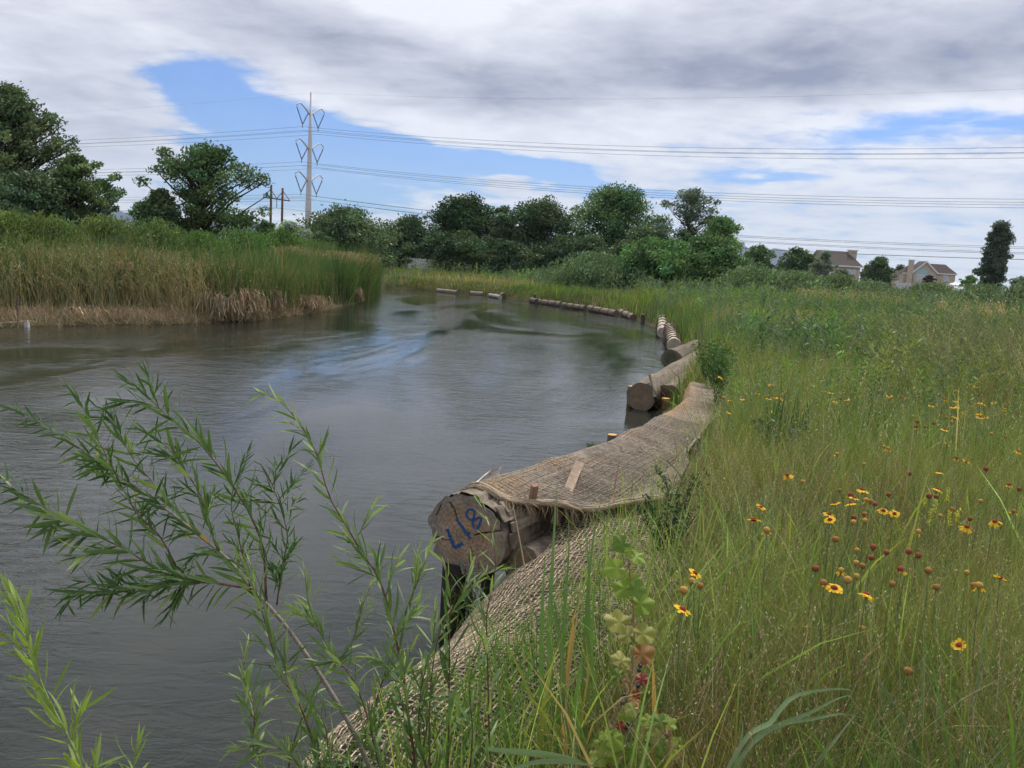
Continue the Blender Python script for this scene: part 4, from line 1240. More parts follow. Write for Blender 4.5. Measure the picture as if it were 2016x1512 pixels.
def log_body(name, a, b, r0, r1, col, parent, n=24, sides=28, seed=1, rough=.06, bend=.0):
    """bark surface from a to b, ridged and knotted"""
    a, b = Vector(a), Vector(b)
    d, e1, e2 = frame(b - a)
    L = (b - a).length
    th = np.linspace(0, 2 * math.pi, sides, endpoint=False)
    V, C = [], []
    for k in range(n):
        t = k / (n - 1)
        R = (r0 * (1 - t) + r1 * t) * (1 + rough * (vnoise(th * 2.4, np.full(sides, t * L * 2.0), seed) - .5) * 2 + rough * .8 * (vnoise(th * 7, np.full(sides, t * L * 1.0), seed + 4) - .5) * 2)
        p = np.array(a.lerp(b, t)) + np.array((0, 0, bend * math.sin(math.pi * t)))
        V.append(p + np.cos(th)[:, None] * R[:, None] * np.array(e1) + np.sin(th)[:, None] * R[:, None] * np.array(e2))
        C.append(np.asarray(col)[None, :] * (0.75 + .6 * vnoise(th * 5, np.full(sides, t * L * 3), seed + 8))[:, None])
    V = np.concatenate(V); C = np.concatenate(C)
    i = np.arange(n - 1)[:, None] * sides; j = np.arange(sides)[None, :]; j2 = (j + 1) % sides
    Q = np.stack([i + j, i + sides + j, i + sides + j2, i + j2], axis=-1).reshape(-1, 4)
    g = Geo(); g.add(V, Q, None, C)
    return g.obj(name, M_LOG, parent, True, parent.location if parent else None)


def cut_face(c, d, r, col, parent, name='cut_face', seed=1, cracks=(), rings=14, seg=48, rough=.06, col2=None, off=.004):
    """sawn end; cracks are polylines in the face's own (right, up) metres and sink into it"""
    d, e1, e2 = frame(d)
    th = np.linspace(0, 2 * math.pi, seg, endpoint=False)
    ro = r * (1 + rough * (vnoise(th * 2.4, th * 0, seed) - .5) * 2 + rough * .8 * (vnoise(th * 7, th * 0, seed + 4) - .5) * 2)
    rr = np.linspace(0, 1, rings + 1)[1:]
    x = np.concatenate([[0], (np.cos(th)[None, :] * ro[None, :] * rr[:, None]).ravel()])
    y = np.concatenate([[0], (np.sin(th)[None, :] * ro[None, :] * rr[:, None]).ravel()])
    dep = np.zeros(len(x))
    ck = np.zeros(len(x))
    for (pts, w) in cracks:
        for (ax_, ay_), (bx_, by_) in zip(pts[:-1], pts[1:]):
            dx, dy = bx_ - ax_, by_ - ay_
            t = np.clip(((x - ax_) * dx + (y - ay_) * dy) / (dx * dx + dy * dy + 1e-12), 0, 1)
            dd = np.hypot(x - ax_ - t * dx, y - ay_ - t * dy)
            ck = np.maximum(ck, np.clip(1 - dd / w, 0, 1))
    dep = ck * .02 - off + .003 * (vnoise(x * 60, y * 60, seed + 1) - .5)
    V = np.array(c)[None, :] + x[:, None] * np.array(e1) + y[:, None] * np.array(e2) + dep[:, None] * np.array(d)
    R_ = np.hypot(x, y) / r
    k = .8 + .35 * vnoise(x * 14, y * 14, seed) + .08 * np.sin(R_ * 60 + 2 * vnoise(x * 8, y * 8, 3))
    C = np.asarray(col)[None, :] * k[:, None]
    if col2 is not None:
        w_ = np.clip(R_ ** 3 + (vnoise(x * 9, y * 9, 7) - .5) * .9 + np.clip(-y / r, 0, 1) * .3, 0, 1)[:, None]
        C = C * (1 - w_) + np.asarray(col2)[None, :] * k[:, None] * w_
    C = C * (1 - .75 * (ck > .3)[:, None])
    Q = []; Tt = []
    for s_ in range(seg):
        Tt.append((0, 1 + s_, 1 + (s_ + 1) % seg))
    i = 1 + np.arange(rings - 1)[:, None] * seg; j = np.arange(seg)[None, :]; j2 = (j + 1) % seg
    Q = np.stack([i + j, i + seg + j, i + seg + j2, i + j2], axis=-1).reshape(-1, 4)
    g = Geo(); g.add(V, Q, Tt, C)
    return g.obj(name, M_FACE, parent, True, parent.location if parent else None)


def log(name, label, a, b, r0, r1, seed, cat='log', col=BARKC, fcol=FACEC * .6, n=18, sides=22, group=None, fname='cut_face'):
    root = thing(name, label, cat, a, group)
    log_body('bark', a, b, r0, r1, col, root, n, sides, seed)
    cut_face(a, Vector(b) - Vector(a), r0, fcol, root, fname, seed, rings=6, seg=sides, col2=BARKC)
    cut_face(b, Vector(a) - Vector(b), r1, fcol, root, fname, seed, rings=3, seg=sides)
    return root


# main log with the blue mark
FC = G(921, 1056, .66)
LB = Vector((.95, 6.65, .66))
LDIR = (LB - FC).normalized()
fd = Vector((LDIR.x * .75, LDIR.y, .10)).normalized()         # the saw cut is a little off square
main = thing('marked_log', 'big weathered log with blue spray-painted L18 on its sawn end, on the water edge', 'log', FC)
log_body('bark', FC + LDIR * .02, LB, .247, .235, BARKC, main, 46, 64, 3, .075)
fD, fE1, fE2 = frame(fd)


def onface(px, py):
    r_ = ray(px, py); o = Vector((0, 0, EYE))
    t = (FC - o).dot(fD) / r_.dot(fD)
    p = o + r_ * t - FC
    return (p.dot(fE1), p.dot(fE2))


def Z8(x, y):
    return onface(840 + x / 6.3, 940 + y / 6.3)


cr = [([Z8(*q) for q in p], w) for p, w in (
    ([(290, 310), (345, 400), (385, 520), (455, 640), (470, 680), (530, 690)], .007),
    ([(600, 715), (690, 690), (800, 680), (980, 650)], .006),
    ([(50, 745), (150, 740), (220, 775), (300, 775)], .004),
    ([(530, 950), (545, 1080), (545, 1220)], .0035), ([(540, 850), (600, 1000)], .003), ([(420, 1080), (425, 1180)], .003), ([(480, 1060), (482, 1200)], .0025),
    ([(690, 700), (710, 790)], .0025), ([(180, 340), (120, 470)], .004), ([(640, 1060), (650, 1150)], .0025))]
cut_face(FC, fd, .25, FACEC, main, seed=3, cracks=cr, rings=90, seg=200, rough=.075, col2=(0.235, 0.205, 0.175))


def stroke(name, pts, w):
    P2 = catmull([Z8(*q) + (0,) for q in pts], 26)[:, :2]
    tg = np.gradient(P2, axis=0); tg /= np.linalg.norm(tg, axis=1, keepdims=True) + 1e-9
    nr_ = np.stack([-tg[:, 1], tg[:, 0]], axis=1)
    ww = w * (1 + .18 * np.sin(np.arange(26) * 1.3))[:, None]
    V = []
    for s_, dz in ((-1, .0045), (-.8, .0065), (.8, .0065), (1, .0045)):
        q = P2 + nr_ * ww * s_ * .5
        V.append(q[:, :1] * np.array(fE1)[None] + q[:, 1:] * np.array(fE2)[None] - dz * np.array(fD)[None])
    V = np.concatenate(V); n = 26
    Q = [(k * n + i_, k * n + i_ + 1, (k + 1) * n + i_ + 1, (k + 1) * n + i_) for k in range(3) for i_ in range(n - 1)]
    g = Geo(); g.add(V, Q)
    return g.obj(name, M_BLUE, main)


stroke('painted_letter', [(258, 632), (285, 700), (318, 790), (345, 858), (395, 845), (458, 812)], .024)
stroke('painted_digit', [(372, 512), (420, 575), (490, 670), (548, 752)], .021)
stroke('painted_digit', [(655, 492), (600, 520), (530, 515), (497, 455), (520, 400), (570, 395), (600, 430), (585, 500), (575, 570), (615, 645), (660, 575), (682, 500), (650, 490)], .0155)
stroke('paint_drip', [(425, 1040), (418, 1075), (412, 1105)], .012)
# loose bark slab on the right side of the end
g = Geo()
for k in range(9):
    a_ = math.radians(RNG.uniform(-35, 50)); t0 = RNG.uniform(.0, .15); L_ = RNG.uniform(.12, .35); w_ = RNG.uniform(.02, .05)
    P_ = []
    for tt in (t0, t0 + L_ * .5, t0 + L_):
        for da in (-w_ / .25, w_ / .25):
            rr_ = .262 + RNG.uniform(0, .014)
            P_.append(FC + LDIR * tt + fE1 * math.cos(a_ + da) * rr_ + fE2 * math.sin(a_ + da) * rr_)
    P_ = np.array([tuple(p) for p in P_]); P2 = P_ - np.array(fE1) * .012
    g.add(np.concatenate([P_, P2]), [(0, 1, 3, 2), (2, 3, 5, 4), (6, 8, 9, 7), (8, 10, 11, 9), (0, 6, 7, 1), (4, 5, 11, 10), (0, 2, 8, 6), (2, 4, 10, 8), (1, 7, 9, 3), (3, 9, 11, 5)], None, BARKC * 1.2 * RNG.uniform(.7, 1.2))
g.obj('bark_slab', M_LOG, main, False, main.location)

# posts below
def post(name, label, x, y, z0, z1, w, col, cat='post', tilt=(0, 0), topcol=None, group=None):
    root = thing(name, label, cat, (x, y, z0), group)
    H_ = z1 - z0
    a, b = Vector((x, y, z0)), Vector((x + tilt[0] * H_, y + tilt[1] * H_, z1))
    d, e1, e2 = frame((b - a) if abs((b - a).normalized().z) < .999 else Vector((0.02, 0.03, 1)))
    log_body('post_shaft', a, b, w / 2, w / 2, col, root, 8, 14, int(x * 100) % 50 + 3, .08)
    V, Q, Tt = tube([b - (b - a).normalized() * .002, b + (b - a).normalized() * .006], w / 2 * .96, 14)
    g = Geo(); g.add(V, Q, Tt, topcol if topcol is not None else FRESH); g.obj('post_top', M_FACE, root, False, root.location)
    return root


WET = np.array((0.035, 0.03, 0.025))
p = G(884, 1285, 0)
post('timber_post', 'thick dark wet post standing in the water under the painted log end', FC.x - .07, FC.y + .10, -.8, .46, .15, WET, topcol=WET)
post('timber_post', 'thinner dark post right of the thick wet post under the log', FC.x + .13, FC.y + .14, -.8, .47, .08, WET * 1.4, topcol=WET)
a_ = G(1030, 1120, .50)
log('small_log', 'smaller log end poking from the netting below the painted log', a_, a_ + Vector((.5, .9, -.02)), .125, .12, 9, fcol=FACEC * .55)
p = G(766, 1364, .17)
post('cut_stake', 'freshly cut round stake top, bright orange wood, at the lowest net edge', p.x, p.y, -.6, .17, .085, BARKC, 'stake', topcol=FRESH * 1.05)
p = G(1207, 855, .42)
post('cut_stake', 'freshly cut orange stake top on the water side of the long netted log', p.x, p.y + .06, -.6, .40, .11, BARKC, 'stake', topcol=FRESH)

# second log group
a_ = G(1262, 781, .22); b_ = G(1392, 702, .38)
log('grey_log', 'grey log with round sawn face at the water, left one of the paired logs', a_, b_, .24, .24, 14, fcol=FACEC * .65)
a_ = G(1300, 789, .14); b_ = G(1400, 728, .30)
log('grey_log', 'bigger grey log with shaggy end, right one of the paired logs', a_ + Vector((.15, .1, 0)), b_, .26, .26, 15, fcol=FACEC * .4)
p = G(1241, 795, .0)
post('cut_stake', 'flat orange stake beside the round sawn face of the left paired log', p.x, p.y, -.5, .30, .13, FRESH * .38, 'stake', topcol=FRESH * .9)
p = G(1302, 789, .12)
post('cut_stake', 'orange cut stake between the shaggy log end and the netting', p.x + .03, p.y - .25, -.5, .20, .14, FRESH * .38, 'stake', topcol=FRESH)
a_ = G(1322, 709, .25); b_ = G(1378, 688, .34)
log('mossy_log', 'short log with dark greenish mossy face beyond the paired logs', a_, b_, .25, .26, 17, fcol=np.array((0.075, 0.085, 0.045)))
p0 = G(1277, 745, .5)
g = Geo(); V, Q, Tt = tube([p0 + Vector((0, -.1, .06)), G(1283, 775, .3) + Vector((0, -.3, 0)), G(1290, 797, .02) + Vector((0, -.3, 0))], [.025, .022, .015], 6)
g.add(V, Q, Tt, (0.11, 0.09, 0.075)); tag(g.obj('dead_branch', M_LOG), 'thin dead branch hanging over the face of the paired logs', 'branch')

# pale rope-wrapped rolls further on
def roll(label, a, b, r, seed, wraps, col=(0.40, 0.35, 0.28), group='coir rolls along the waterline', name='coir_roll', n=14):
    root = thing(name, label, 'log', a, group)
    log_body('roll_body', a, b, r, r * .95, np.array(col), root, n, 16, seed, .05)
    cut_face(a, Vector(b) - Vector(a), r, np.array(col) * (1.05 if col[0] > .3 else .6), root, 'roll_end', seed, rings=4, seg=16)
    cut_face(b, Vector(a) - Vector(b), r * .95, np.array(col) * .55, root, 'roll_end', seed, rings=2, seg=16)
    if wraps:
        d, e1, e2 = frame(Vector(b) - Vector(a))
        for k in range(wraps):
            c = Vector(a).lerp(Vector(b), (k + .7) / (wraps + .5))
            th = np.linspace(0, 2 * math.pi, 17)
            pts = [c + e1 * math.cos(t) * r * 1.06 + e2 * math.sin(t) * r * 1.06 + d * .04 * math.sin(t * 2 + k) for t in th]
            V, Q, Tt = tube(pts, .022, 5, cap=False)
            g = Geo(); g.add(V, Q, Tt, (0.16, 0.11, 0.08)); g.obj('rope_wrap', M_NET, root, False, root.location)
    return root


roll('pale coir roll with dark rope wraps and white end, nearest on the bend', G(1327, 680, .16), G(1317, 645, .30), .21, 31, 9)
roll('pale coir roll behind the rope-wrapped one, ending in dark wood', G(1304, 655, .18), G(1304, 628, .34), .19, 32, 4, (0.38, 0.34, 0.28))
roll('thin brown coir roll at the foot of the bank, right of the far row', G(1247, 625, .10), G(1222, 614, .18), .16, 33, 2, (0.22, 0.18, 0.14))
roll('brown coir roll, second of the far row counted from its right end', G(1213, 617, .14), G(1160, 606, .16), .15, 34, 3, (0.22, 0.18, 0.14))
roll('brown coir roll, third of the far row counted from its right end', G(1152, 606, .13), G(1108, 600, .16), .14, 35, 3, (0.21, 0.175, 0.14))
roll('brown coir roll, fourth of the far row counted from its right end', G(1104, 599, .13), G(1058, 593, .16), .15, 36, 3, (0.22, 0.185, 0.15))
roll('short dark coir roll at the left end of the far row', G(1057, 594, .14), G(1046, 591, .16), .17, 37, 0, (0.15, 0.12, 0.10))
roll('white-ended coir roll half in the water, left of the far row', G(985, 585, .10), G(964, 581, .12), .13, 38, 0, (0.34, 0.32, 0.28))
roll('short brown roll beside the white-ended one', G(992, 583, .10), G(986, 580, .12), .19, 39, 0, (0.17, 0.13, 0.10))
roll('faint coir roll on the far shore below the straw patch', G(950, 579, .08), G(925, 577, .10), .15, 40, 0, (0.25, 0.21, 0.17))
roll('faintest coir roll on the far shore, left of all others', G(900, 576, .08), G(862, 572, .08), .15, 41, 0, (0.24, 0.20, 0.16))
for k, (px, py_, h, lb_) in enumerate(((1265, 636, .38, 'dark stake with orange top standing in the water before the far bank'), (1294, 640, .35, 'orange cut stake touching the pale roll behind'), (1321, 664, .30, 'short stake with orange top beside the rope-wrapped roll'), (1052, 596, .5, 'thin upright stake at the left end of the far roll row'))):
    p = G(px, py_, .0)
    post('cut_stake', lb_, p.x, p.y, -.5, h, .17, WET * 2.2, 'stake', topcol=FRESH)

# ------------------------------------------------------------------ coir erosion blankets
def patch(rows, nu, nv):
    R1 = np.stack([catmull(r, nv) for r in rows])           # m x nv x 3
    return np.stack([catmull(R1[:, k], nu) for k in range(nv)], axis=1)   # nu x nv x 3


def pnormal(P):
    du = np.gradient(P, axis=0); dv = np.gradient(P, axis=1)
    n = np.cross(du, dv); n /= np.linalg.norm(n, axis=2, keepdims=True) + 1e-9
    return np.where(n[..., 2:3] < 0, -n, n) if np.mean(n[..., 2]) > 0 else -n


def sheet(g, P, C, dz=0.0):
    nu, nv = P.shape[:2]
    V = P.reshape(-1, 3).copy(); V[:, 2] += dz
    i = np.arange(nu - 1)[:, None] * nv; j = np.arange(nv - 1)[None, :]
    Q = np.stack([i + j, i + j + 1, i + nv + j + 1, i + nv + j], axis=-1).reshape(-1, 4)
    g.add(V, Q, None, C.reshape(-1, 3))


def strands(g, P, Nn, r, col):
    """P: L x n x 3 polylines on a surface with normals Nn"""
    L_, n = P.shape[:2]
    tg = np.gradient(P, axis=1); tg /= np.linalg.norm(tg, axis=2, keepdims=True) + 1e-9
    side = np.cross(tg, Nn); side /= np.linalg.norm(side, axis=2, keepdims=True) + 1e-9
    r = np.broadcast_to(np.asarray(r), (L_, n))[..., None]
    ring = np.stack([P + side * r, P + Nn * r * .9, P - side * r], axis=2)   # L n 3 3
    V = ring.reshape(-1, 3)
    base = (np.arange(L_)[:, None] * n + np.arange(n - 1)[None, :]).reshape(-1, 1) * 3
    Q = np.concatenate([np.concatenate([base + a, base + a + 1, base + 4 + a, base + 3 + a], axis=1) for a in (0, 1)])
    g.add(V, Q, None, np.repeat(col.reshape(-1, 3), 3, axis=0))


def weave(P, root, r, cfun, keep=None):
    """P sampled at two points per cell both ways"""
    nu, nv = P.shape[:2]
    P = P.copy()
    for q in range(2):
        P[..., q] += (fbm(P[..., 0] * 5, P[..., 1] * 5, 41 + q) - .47) * .04
    Nn = pnormal(P)
    ii, jj = np.meshgrid(np.arange(nu), np.arange(nv), indexing='ij')
    amp = r * .4
    sgn = np.cos(math.pi * (ii // 2 + jj // 2))
    wob = lambda s_: (np.stack([vnoise(ii * .22, jj * .22, s_ + q) - .5 for q in range(3)], axis=-1)) * r * 2.0
    for nm, ax_ in (('weft', 0), ('warp', 1)):
        g = Geo()
        A_ = P + Nn * (r * 1.2 + (amp * sgn * (1 if ax_ == 0 else -1))[..., None]) + wob(3 + 7 * ax_)
        A_ = A_[::2] if ax_ == 0 else A_[:, ::2].transpose(1, 0, 2)
        N2 = Nn[::2] if ax_ == 0 else Nn[:, ::2].transpose(1, 0, 2)
        Cc = cfun(A_) * RNG.lognormal(0, .16, (A_.shape[0], 1, 1)) * RNG.lognormal(0, .13, A_.shape[:2] + (1,))
        rr_ = r * RNG.lognormal(0, .22, A_.shape[:2])
        strands(g, A_, N2, rr_, Cc)
        o = g.obj(nm, M_NET, root, False)
        o['kind'] = 'stuff'


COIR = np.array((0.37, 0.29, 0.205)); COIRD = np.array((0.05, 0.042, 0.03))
LE = [(530, 1600, .0), (600, 1512, .04), (690, 1440, .08), (780, 1370, .12), (860, 1302, .16), (905, 1240, .26), (960, 1170, .36), (1012, 1115, .46), (1036, 1055, .54), (1050, 1004, .64)]
RE = [(930, 1650, .70), (1010, 1512, .72), (1060, 1450, .73), (1110, 1380, .74), (1190, 1300, .75), (1270, 1200, .77), (1310, 1120, .78), (1330, 1060, .76), (1340, 1025, .74), (1345, 1000, .72)]
rows = []
for (a_, b_) in zip(LE, RE):
    A3, B3 = G(*a_), G(*b_)
    r_ = []
    for v in np.linspace(0, 1, 7):
        q = A3.lerp(B3, v)
        q.z = A3.z + (B3.z - A3.z) * math.sin(math.pi / 2 * v) ** .72 + .02 * math.sin(math.pi * v)
        r_.append(q)
    # tuck the water edge down
    r_.insert(0, Vector((r_[0].x - .05, r_[0].y, r_[0].z - .14)))
    rows.append(r_)
P = patch(rows, 220, 76)
def lump(P, a=.035, f=2.6, s=1):
    P = P.copy(); P[..., 2] += (fbm(P[..., 0] * f, P[..., 1] * f, s) - .47) * a * 2
    return P
P = lump(P)
mat1 = thing('erosion_blanket', 'open-weave jute net blanket covering the bank in the bottom centre', 'erosion netting', (0, 0, 0))
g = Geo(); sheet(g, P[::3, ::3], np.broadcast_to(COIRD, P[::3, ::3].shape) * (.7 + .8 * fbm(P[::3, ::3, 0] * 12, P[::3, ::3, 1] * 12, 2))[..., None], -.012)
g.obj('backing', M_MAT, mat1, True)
weave(P, mat1, .0032, lambda A_: COIR[None, None, :] * (.75 + .5 * fbm(A_[..., 0] * 3, A_[..., 1] * 3, 5))[..., None])

AX = [(-.10, 4.83), (.26, 5.42), (.62, 6.0), (1.0, 6.75), (1.62, 8.25), (2.22, 9.9), (2.52, 11.3), (2.76, 12.3)]
EE = [(1.04, 5.12), (1.18, 5.6), (1.36, 6.2), (1.56, 7.0), (2.12, 8.5), (2.70, 10.0), (2.92, 11.3), (3.1, 12.3)]
rows = []
for k, ((x, y), (ex, ey)) in enumerate(zip(AX, EE)):
    k0, k1 = max(k - 1, 0), min(k + 1, len(AX) - 1)
    d = Vector((AX[k1][0] - AX[k0][0], AX[k1][1] - AX[k0][1], 0)).normalized()
    n_ = Vector((d.y, -d.x, 0))
    zc_ = (.655, .645, .64, .63, .62, .61, .58, .50)[k]
    c = Vector((x, y, zc_)); R_ = (.275, .268, .25, .235, .215, .195, .18, .16)[k]
    r_ = [c - n_ * R_ * 1.0 + Vector((0, 0, -.18)), c - n_ * R_ * .98 + Vector((0, 0, .02)), c - n_ * R_ * .72 + Vector((0, 0, R_ * .7)), c + Vector((0, 0, R_ * 1.0)) - n_ * .08, c + n_ * R_ * .55 + Vector((0, 0, R_ * .8))]
    e = Vector((ex, ey, .80))
    m0 = c + n_ * .34 + Vector((0, 0, .13))
    if k == 0:
        m0 = Vector((.28, 4.86, .84)); e.z = .86
    r_ += [m0, m0.lerp(e, .35) + Vector((0, 0, -.045)), m0.lerp(e, .7) + Vector((0, 0, -.01)), e]
    rows.append(r_)
P = patch(rows, 400, 70)
P[..., 2] += (fbm(P[..., 0] * 2.2, P[..., 1] * 2.2, 9) - .47) * .05
P[..., 2] += np.maximum(0, .018 * np.sin(P[..., 1] * 5.2 + 2 * fbm(P[..., 0] * 2, P[..., 1] * 2, 4) * 3)) * .8
mat2 = thing('erosion_blanket', 'brown fibre blanket draped over the long log and the bank behind it', 'erosion netting', (0, 0, 0))
n1 = (fbm(P[..., 0] * 5, P[..., 1] * 5, 12))[..., None]
moss = (np.exp(-((np.arange(70) - 20) / 9.0) ** 2))[None, :, None] * (fbm(P[..., 0] * 3, P[..., 1] * 3, 30) > .36)[..., None]
Cc = np.array((0.215, 0.175, 0.135)) * (.6 + .85 * n1)
Cc = Cc * (1 - .6 * moss) + np.array((0.36, 0.22, 0.10)) * .6 * moss
g = Geo(); sheet(g, P[::2, ::2], Cc[::2, ::2], 0); g.obj('backing', M_MAT, mat2, True)
near = P[:190]
weave(near, mat2, .0034, lambda A_: np.array((0.275, 0.235, 0.19))[None, None, :] * (.6 + .7 * fbm(A_[..., 0] * 3, A_[..., 1] * 3, 5))[..., None])
# thick hem of the upper blanket
hem = P[0, 12:]
g = Geo()
for k in range(5):
    q = hem + RNG.normal(0, .006, 3) + np.array((0, -.005 * k, .004 * math.sin(k * 2)))
    V, Q, Tt = tube(q[::2], .011, 6, jitter=.3, rng=RNG); g.add(V, Q, Tt, COIR * RNG.uniform(.65, 1.0))
g.obj('hem', M_NET, mat2)
# dangling frayed fibres around the log end and hem
g = Geo(); nf = 420
t = RNG.integers(2, 68, nf); P0 = P[0, t] + RNG.normal(0, .01, (nf, 3))
o_ = np.stack([RNG.normal(0, .05, nf), RNG.normal(-.05, .04, nf), -RNG.uniform(.02, .14, nf)], axis=1)
P1 = P0 + o_ * .6 + np.array([0, 0, .02]); P2_ = P0 + o_
wv = RNG.normal(0, .0016, (nf, 3))
V = np.stack([P0 - wv, P0 + wv, P1 + wv, P1 - wv, P2_], axis=1).reshape(-1, 3); b = np.arange(nf)[:, None] * 5
g.add(V, b + np.arange(4)[None], np.concatenate([b + 3, b + 2, b + 4], axis=1), np.repeat(jit((0.30, 0.23, 0.15), nf, .25), 5, axis=0))
o = g.obj('frayed_fibres', M_DRY, mat2); o['kind'] = 'stuff'

# wooden stakes through the blankets
def plank(name, label, px0, py0, px1, py1, z0, Y1, w, th, col, cat='stake', yaw=0.0, wedge=1.0):
    a = G(px0, py0, z0); b = D(px1, py1, Y1)
    d = (b - a).normalized(); a2 = a - d * .25
    view = (a - Vector((0, 0, EYE))).normalized()
    sd = d.cross(view).normalized()
    sd = (Matrix.Rotation(yaw, 3, d) @ sd)
    nn = d.cross(sd)
    root = thing(name, label, cat, a)
    V = []; C = []
    for t in np.linspace(0, 1, 6):
        c = a2.lerp(b, t); ww = w * (1 + (wedge - 1) * (1 - t))
        for (s_, q) in ((-.5, -.5), (.5, -.5), (.5, .5), (-.5, .5)):
            V.append(c + sd * s_ * ww + nn * q * th + sd * RNG.normal(0, .001)); C.append(np.asarray(col) * RNG.uniform(.85, 1.15))
    Q = [(k * 4 + i_, k * 4 + (i_ + 1) % 4, k * 4 + 4 + (i_ + 1) % 4, k * 4 + 4 + i_) for k in range(5) for i_ in range(4)] + [(3, 2, 1, 0), (20, 21, 22, 23)]
    g = Geo(); g.add([tuple(v) for v in V], Q, None, C)
    g.obj('stake_shaft', M_PLANK, root, False, root.location)
    for k in range(3):      # splinters and long grain cracks
        o_ = RNG.uniform(-.35, .35)
        p0 = a.lerp(b, RNG.uniform(.1, .4)) + sd * o_ * w - nn * th * .502; p1 = a.lerp(b, RNG.uniform(.7, .98)) + sd * o_ * w - nn * th * .502
        V, Q, Tt = tube([p0, p1], .0012, 4); g = Geo(); g.add(V, Q, Tt, np.asarray(col) * .35); g.obj('grain_crack', M_PLANK, root, False, root.location)
    return root


plank('wooden_stake', 'wide pale split stake leaning right, driven through the brown blanket', 1110, 985, 1141, 911, .79, 5.55, .062, .022, (0.30, 0.225, 0.165), wedge=.85)
plank('wooden_stake', 'narrow reddish upright stake just right of the log end', 1041, 1032, 1053, 955, .70, 4.78, .036, .03, (0.26, 0.15, 0.105), yaw=.5)
g = Geo(); V, Q, Tt = tube(catmull([G(1200, 1000, .8), D(1207, 975, 5.2), D(1213, 940, 5.25), D(1220, 905, 5.3)], 9), [.006, .006, .005, .006, .004, .005, .004, .003, .002], 5, jitter=.3, rng=RNG)
g.add(V, Q, Tt, (0.30, 0.17, 0.12)); tag(g.obj('dead_twig', M_PLANK), 'thin reddish dead stem standing in the brown blanket', 'twig')
g = Geo(); V, Q, Tt = tube(catmull([D(1299, 899, 5.8), D(1318, 912, 5.75), D(1335, 930, 5.7), D(1352, 962, 5.7)], 9), [.003, .004, .005, .005, .004, .005, .005, .005, .005], 5, jitter=.3, rng=RNG)
g.add(V, Q, Tt, (0.10, 0.085, 0.07)); tag(g.obj('dead_twig', M_PLANK), 'dark bare twig leaning over the grass edge beside the blanket', 'twig')
for k, (px, lb_) in enumerate(((1353, 'thin grey metal stake in the grass, left one of two'), (1375, 'thin grey metal stake in the grass, right one of two'))):
    a_ = G(px, 905, .76); b_ = D(px + 1, 866 - 3 * k, a_.y)
    r_ = thing('metal_stake', lb_, 'stake', a_, 'metal stakes in the grass')
    V, Q, Tt = tube([Vector((0, 0, -.05)), b_ - a_], .007, 8); g = Geo(); g.add(V, Q, Tt); g.obj('rod', MATS['insulator_grey'], r_)
    V, Q, Tt = tube([b_ - a_ + Vector((0, 0, .001)), b_ - a_ + Vector((0, 0, .012))], .010, 8); g = Geo(); g.add(V, Q, Tt); g.obj('cap', MATS['painted_steel'], r_)

# pale chunk behind the log
c = G(985, 953, .80)
g = Geo()
nlu, nlv = 14, 8
pts = []
for i_ in range(nlu):
    for j_ in range(nlv):
        u, v = i_ / (nlu - 1), j_ / (nlv - 1)
        base_ = Vector((-.30, 4.98, .70)).lerp(Vector((-.02, 5.42, .875)), u)
        a2 = (v - .5) * 2.6
        r_ = .07 * math.sin(math.pi * min(max(u, .06), .94)) ** .4 + .004 * RNG.normal()
        pts.append(base_ + Vector((-.8 * math.cos(a2) * r_, .5 * math.cos(a2) * r_, math.sin(a2) * r_ * 1.1)))
Q = [(i_ * nlv + j_, i_ * nlv + j_ + 1, (i_ + 1) * nlv + j_ + 1, (i_ + 1) * nlv + j_) for i_ in range(nlu - 1) for j_ in range(nlv - 1)]
g.add([tuple(p) for p in pts], Q, None, (0.62, 0.58, 0.54)); tag(g.obj('bleached_wood', M_PLANK), 'bleached white splintered wood on the water side of the painted log', 'driftwood')
# left shore bits
c = G(53, 644, .0)
g = Geo(); V, Q = box(c.x - .05, c.x + .05, c.y - .05, c.y + .05, -.1, .13); V = np.array(V); V[4:, :2] = (V[4:, :2] - [c.x, c.y]) * .85 + [c.x, c.y]; V[4:6, 2] += .02; g.add(V, Q, None, (0.55, 0.55, 0.53))
tag(g.obj('marker_block', M_FACE), 'small pale block standing in the shallows of the left bank', 'block')
g = Geo(); V, Q, Tt = tube([G(-30, 638, .08), G(32, 634, .09), G(60, 631, .10)], .02, 6); g.add(V, Q, Tt, (0.6, 0.56, 0.5)); tag(g.obj('bleached_stick', M_PLANK), 'long bleached stick lying on the left shore at the picture edge', 'stick')
c = G(36, 640, .03)
post('old_stake', 'thin grey upright stake on the left shore by the pale block', c.x, c.y, -.4, .72, .045, np.array((0.16, 0.13, 0.10)), 'stake', topcol=(0.2, 0.17, 0.13))
# ------------------------------------------------------------------ foreground plants
RNG = np.random.default_rng(77)
M_WL = veg('willow_leaf_green', .30, .45, .35, ((0.090, 0.165, 0.045), (0.140, 0.230, 0.070), (0.12, 0.17, 0.08)))
M_WLL = veg('willow_leaf_light', .35, .45, .35, ((0.22, 0.31, 0.09), (0.28, 0.36, 0.14), (0.24, 0.32, 0.12)))
M_WLY = veg('willow_leaf_yellow', .35, .5, .3, ((0.62, 0.36, 0.05), (0.70, 0.45, 0.07), (0.5, 0.3, 0.05)))
M_WLB = veg('willow_leaf_bright', .40, .45, .35, ((0.19, 0.27, 0.055), (0.27, 0.36, 0.08), (0.2, 0.3, 0.07)))
M_STEM = plain('willow_stem', (0.095, 0.045, 0.03), (0.16, 0.085, 0.055), 30, .6, .3, .2)
M_STEMG = plain('willow_wood_grey', (0.17, 0.145, 0.125), (0.25, 0.215, 0.185), 30, .8, .2, .3)
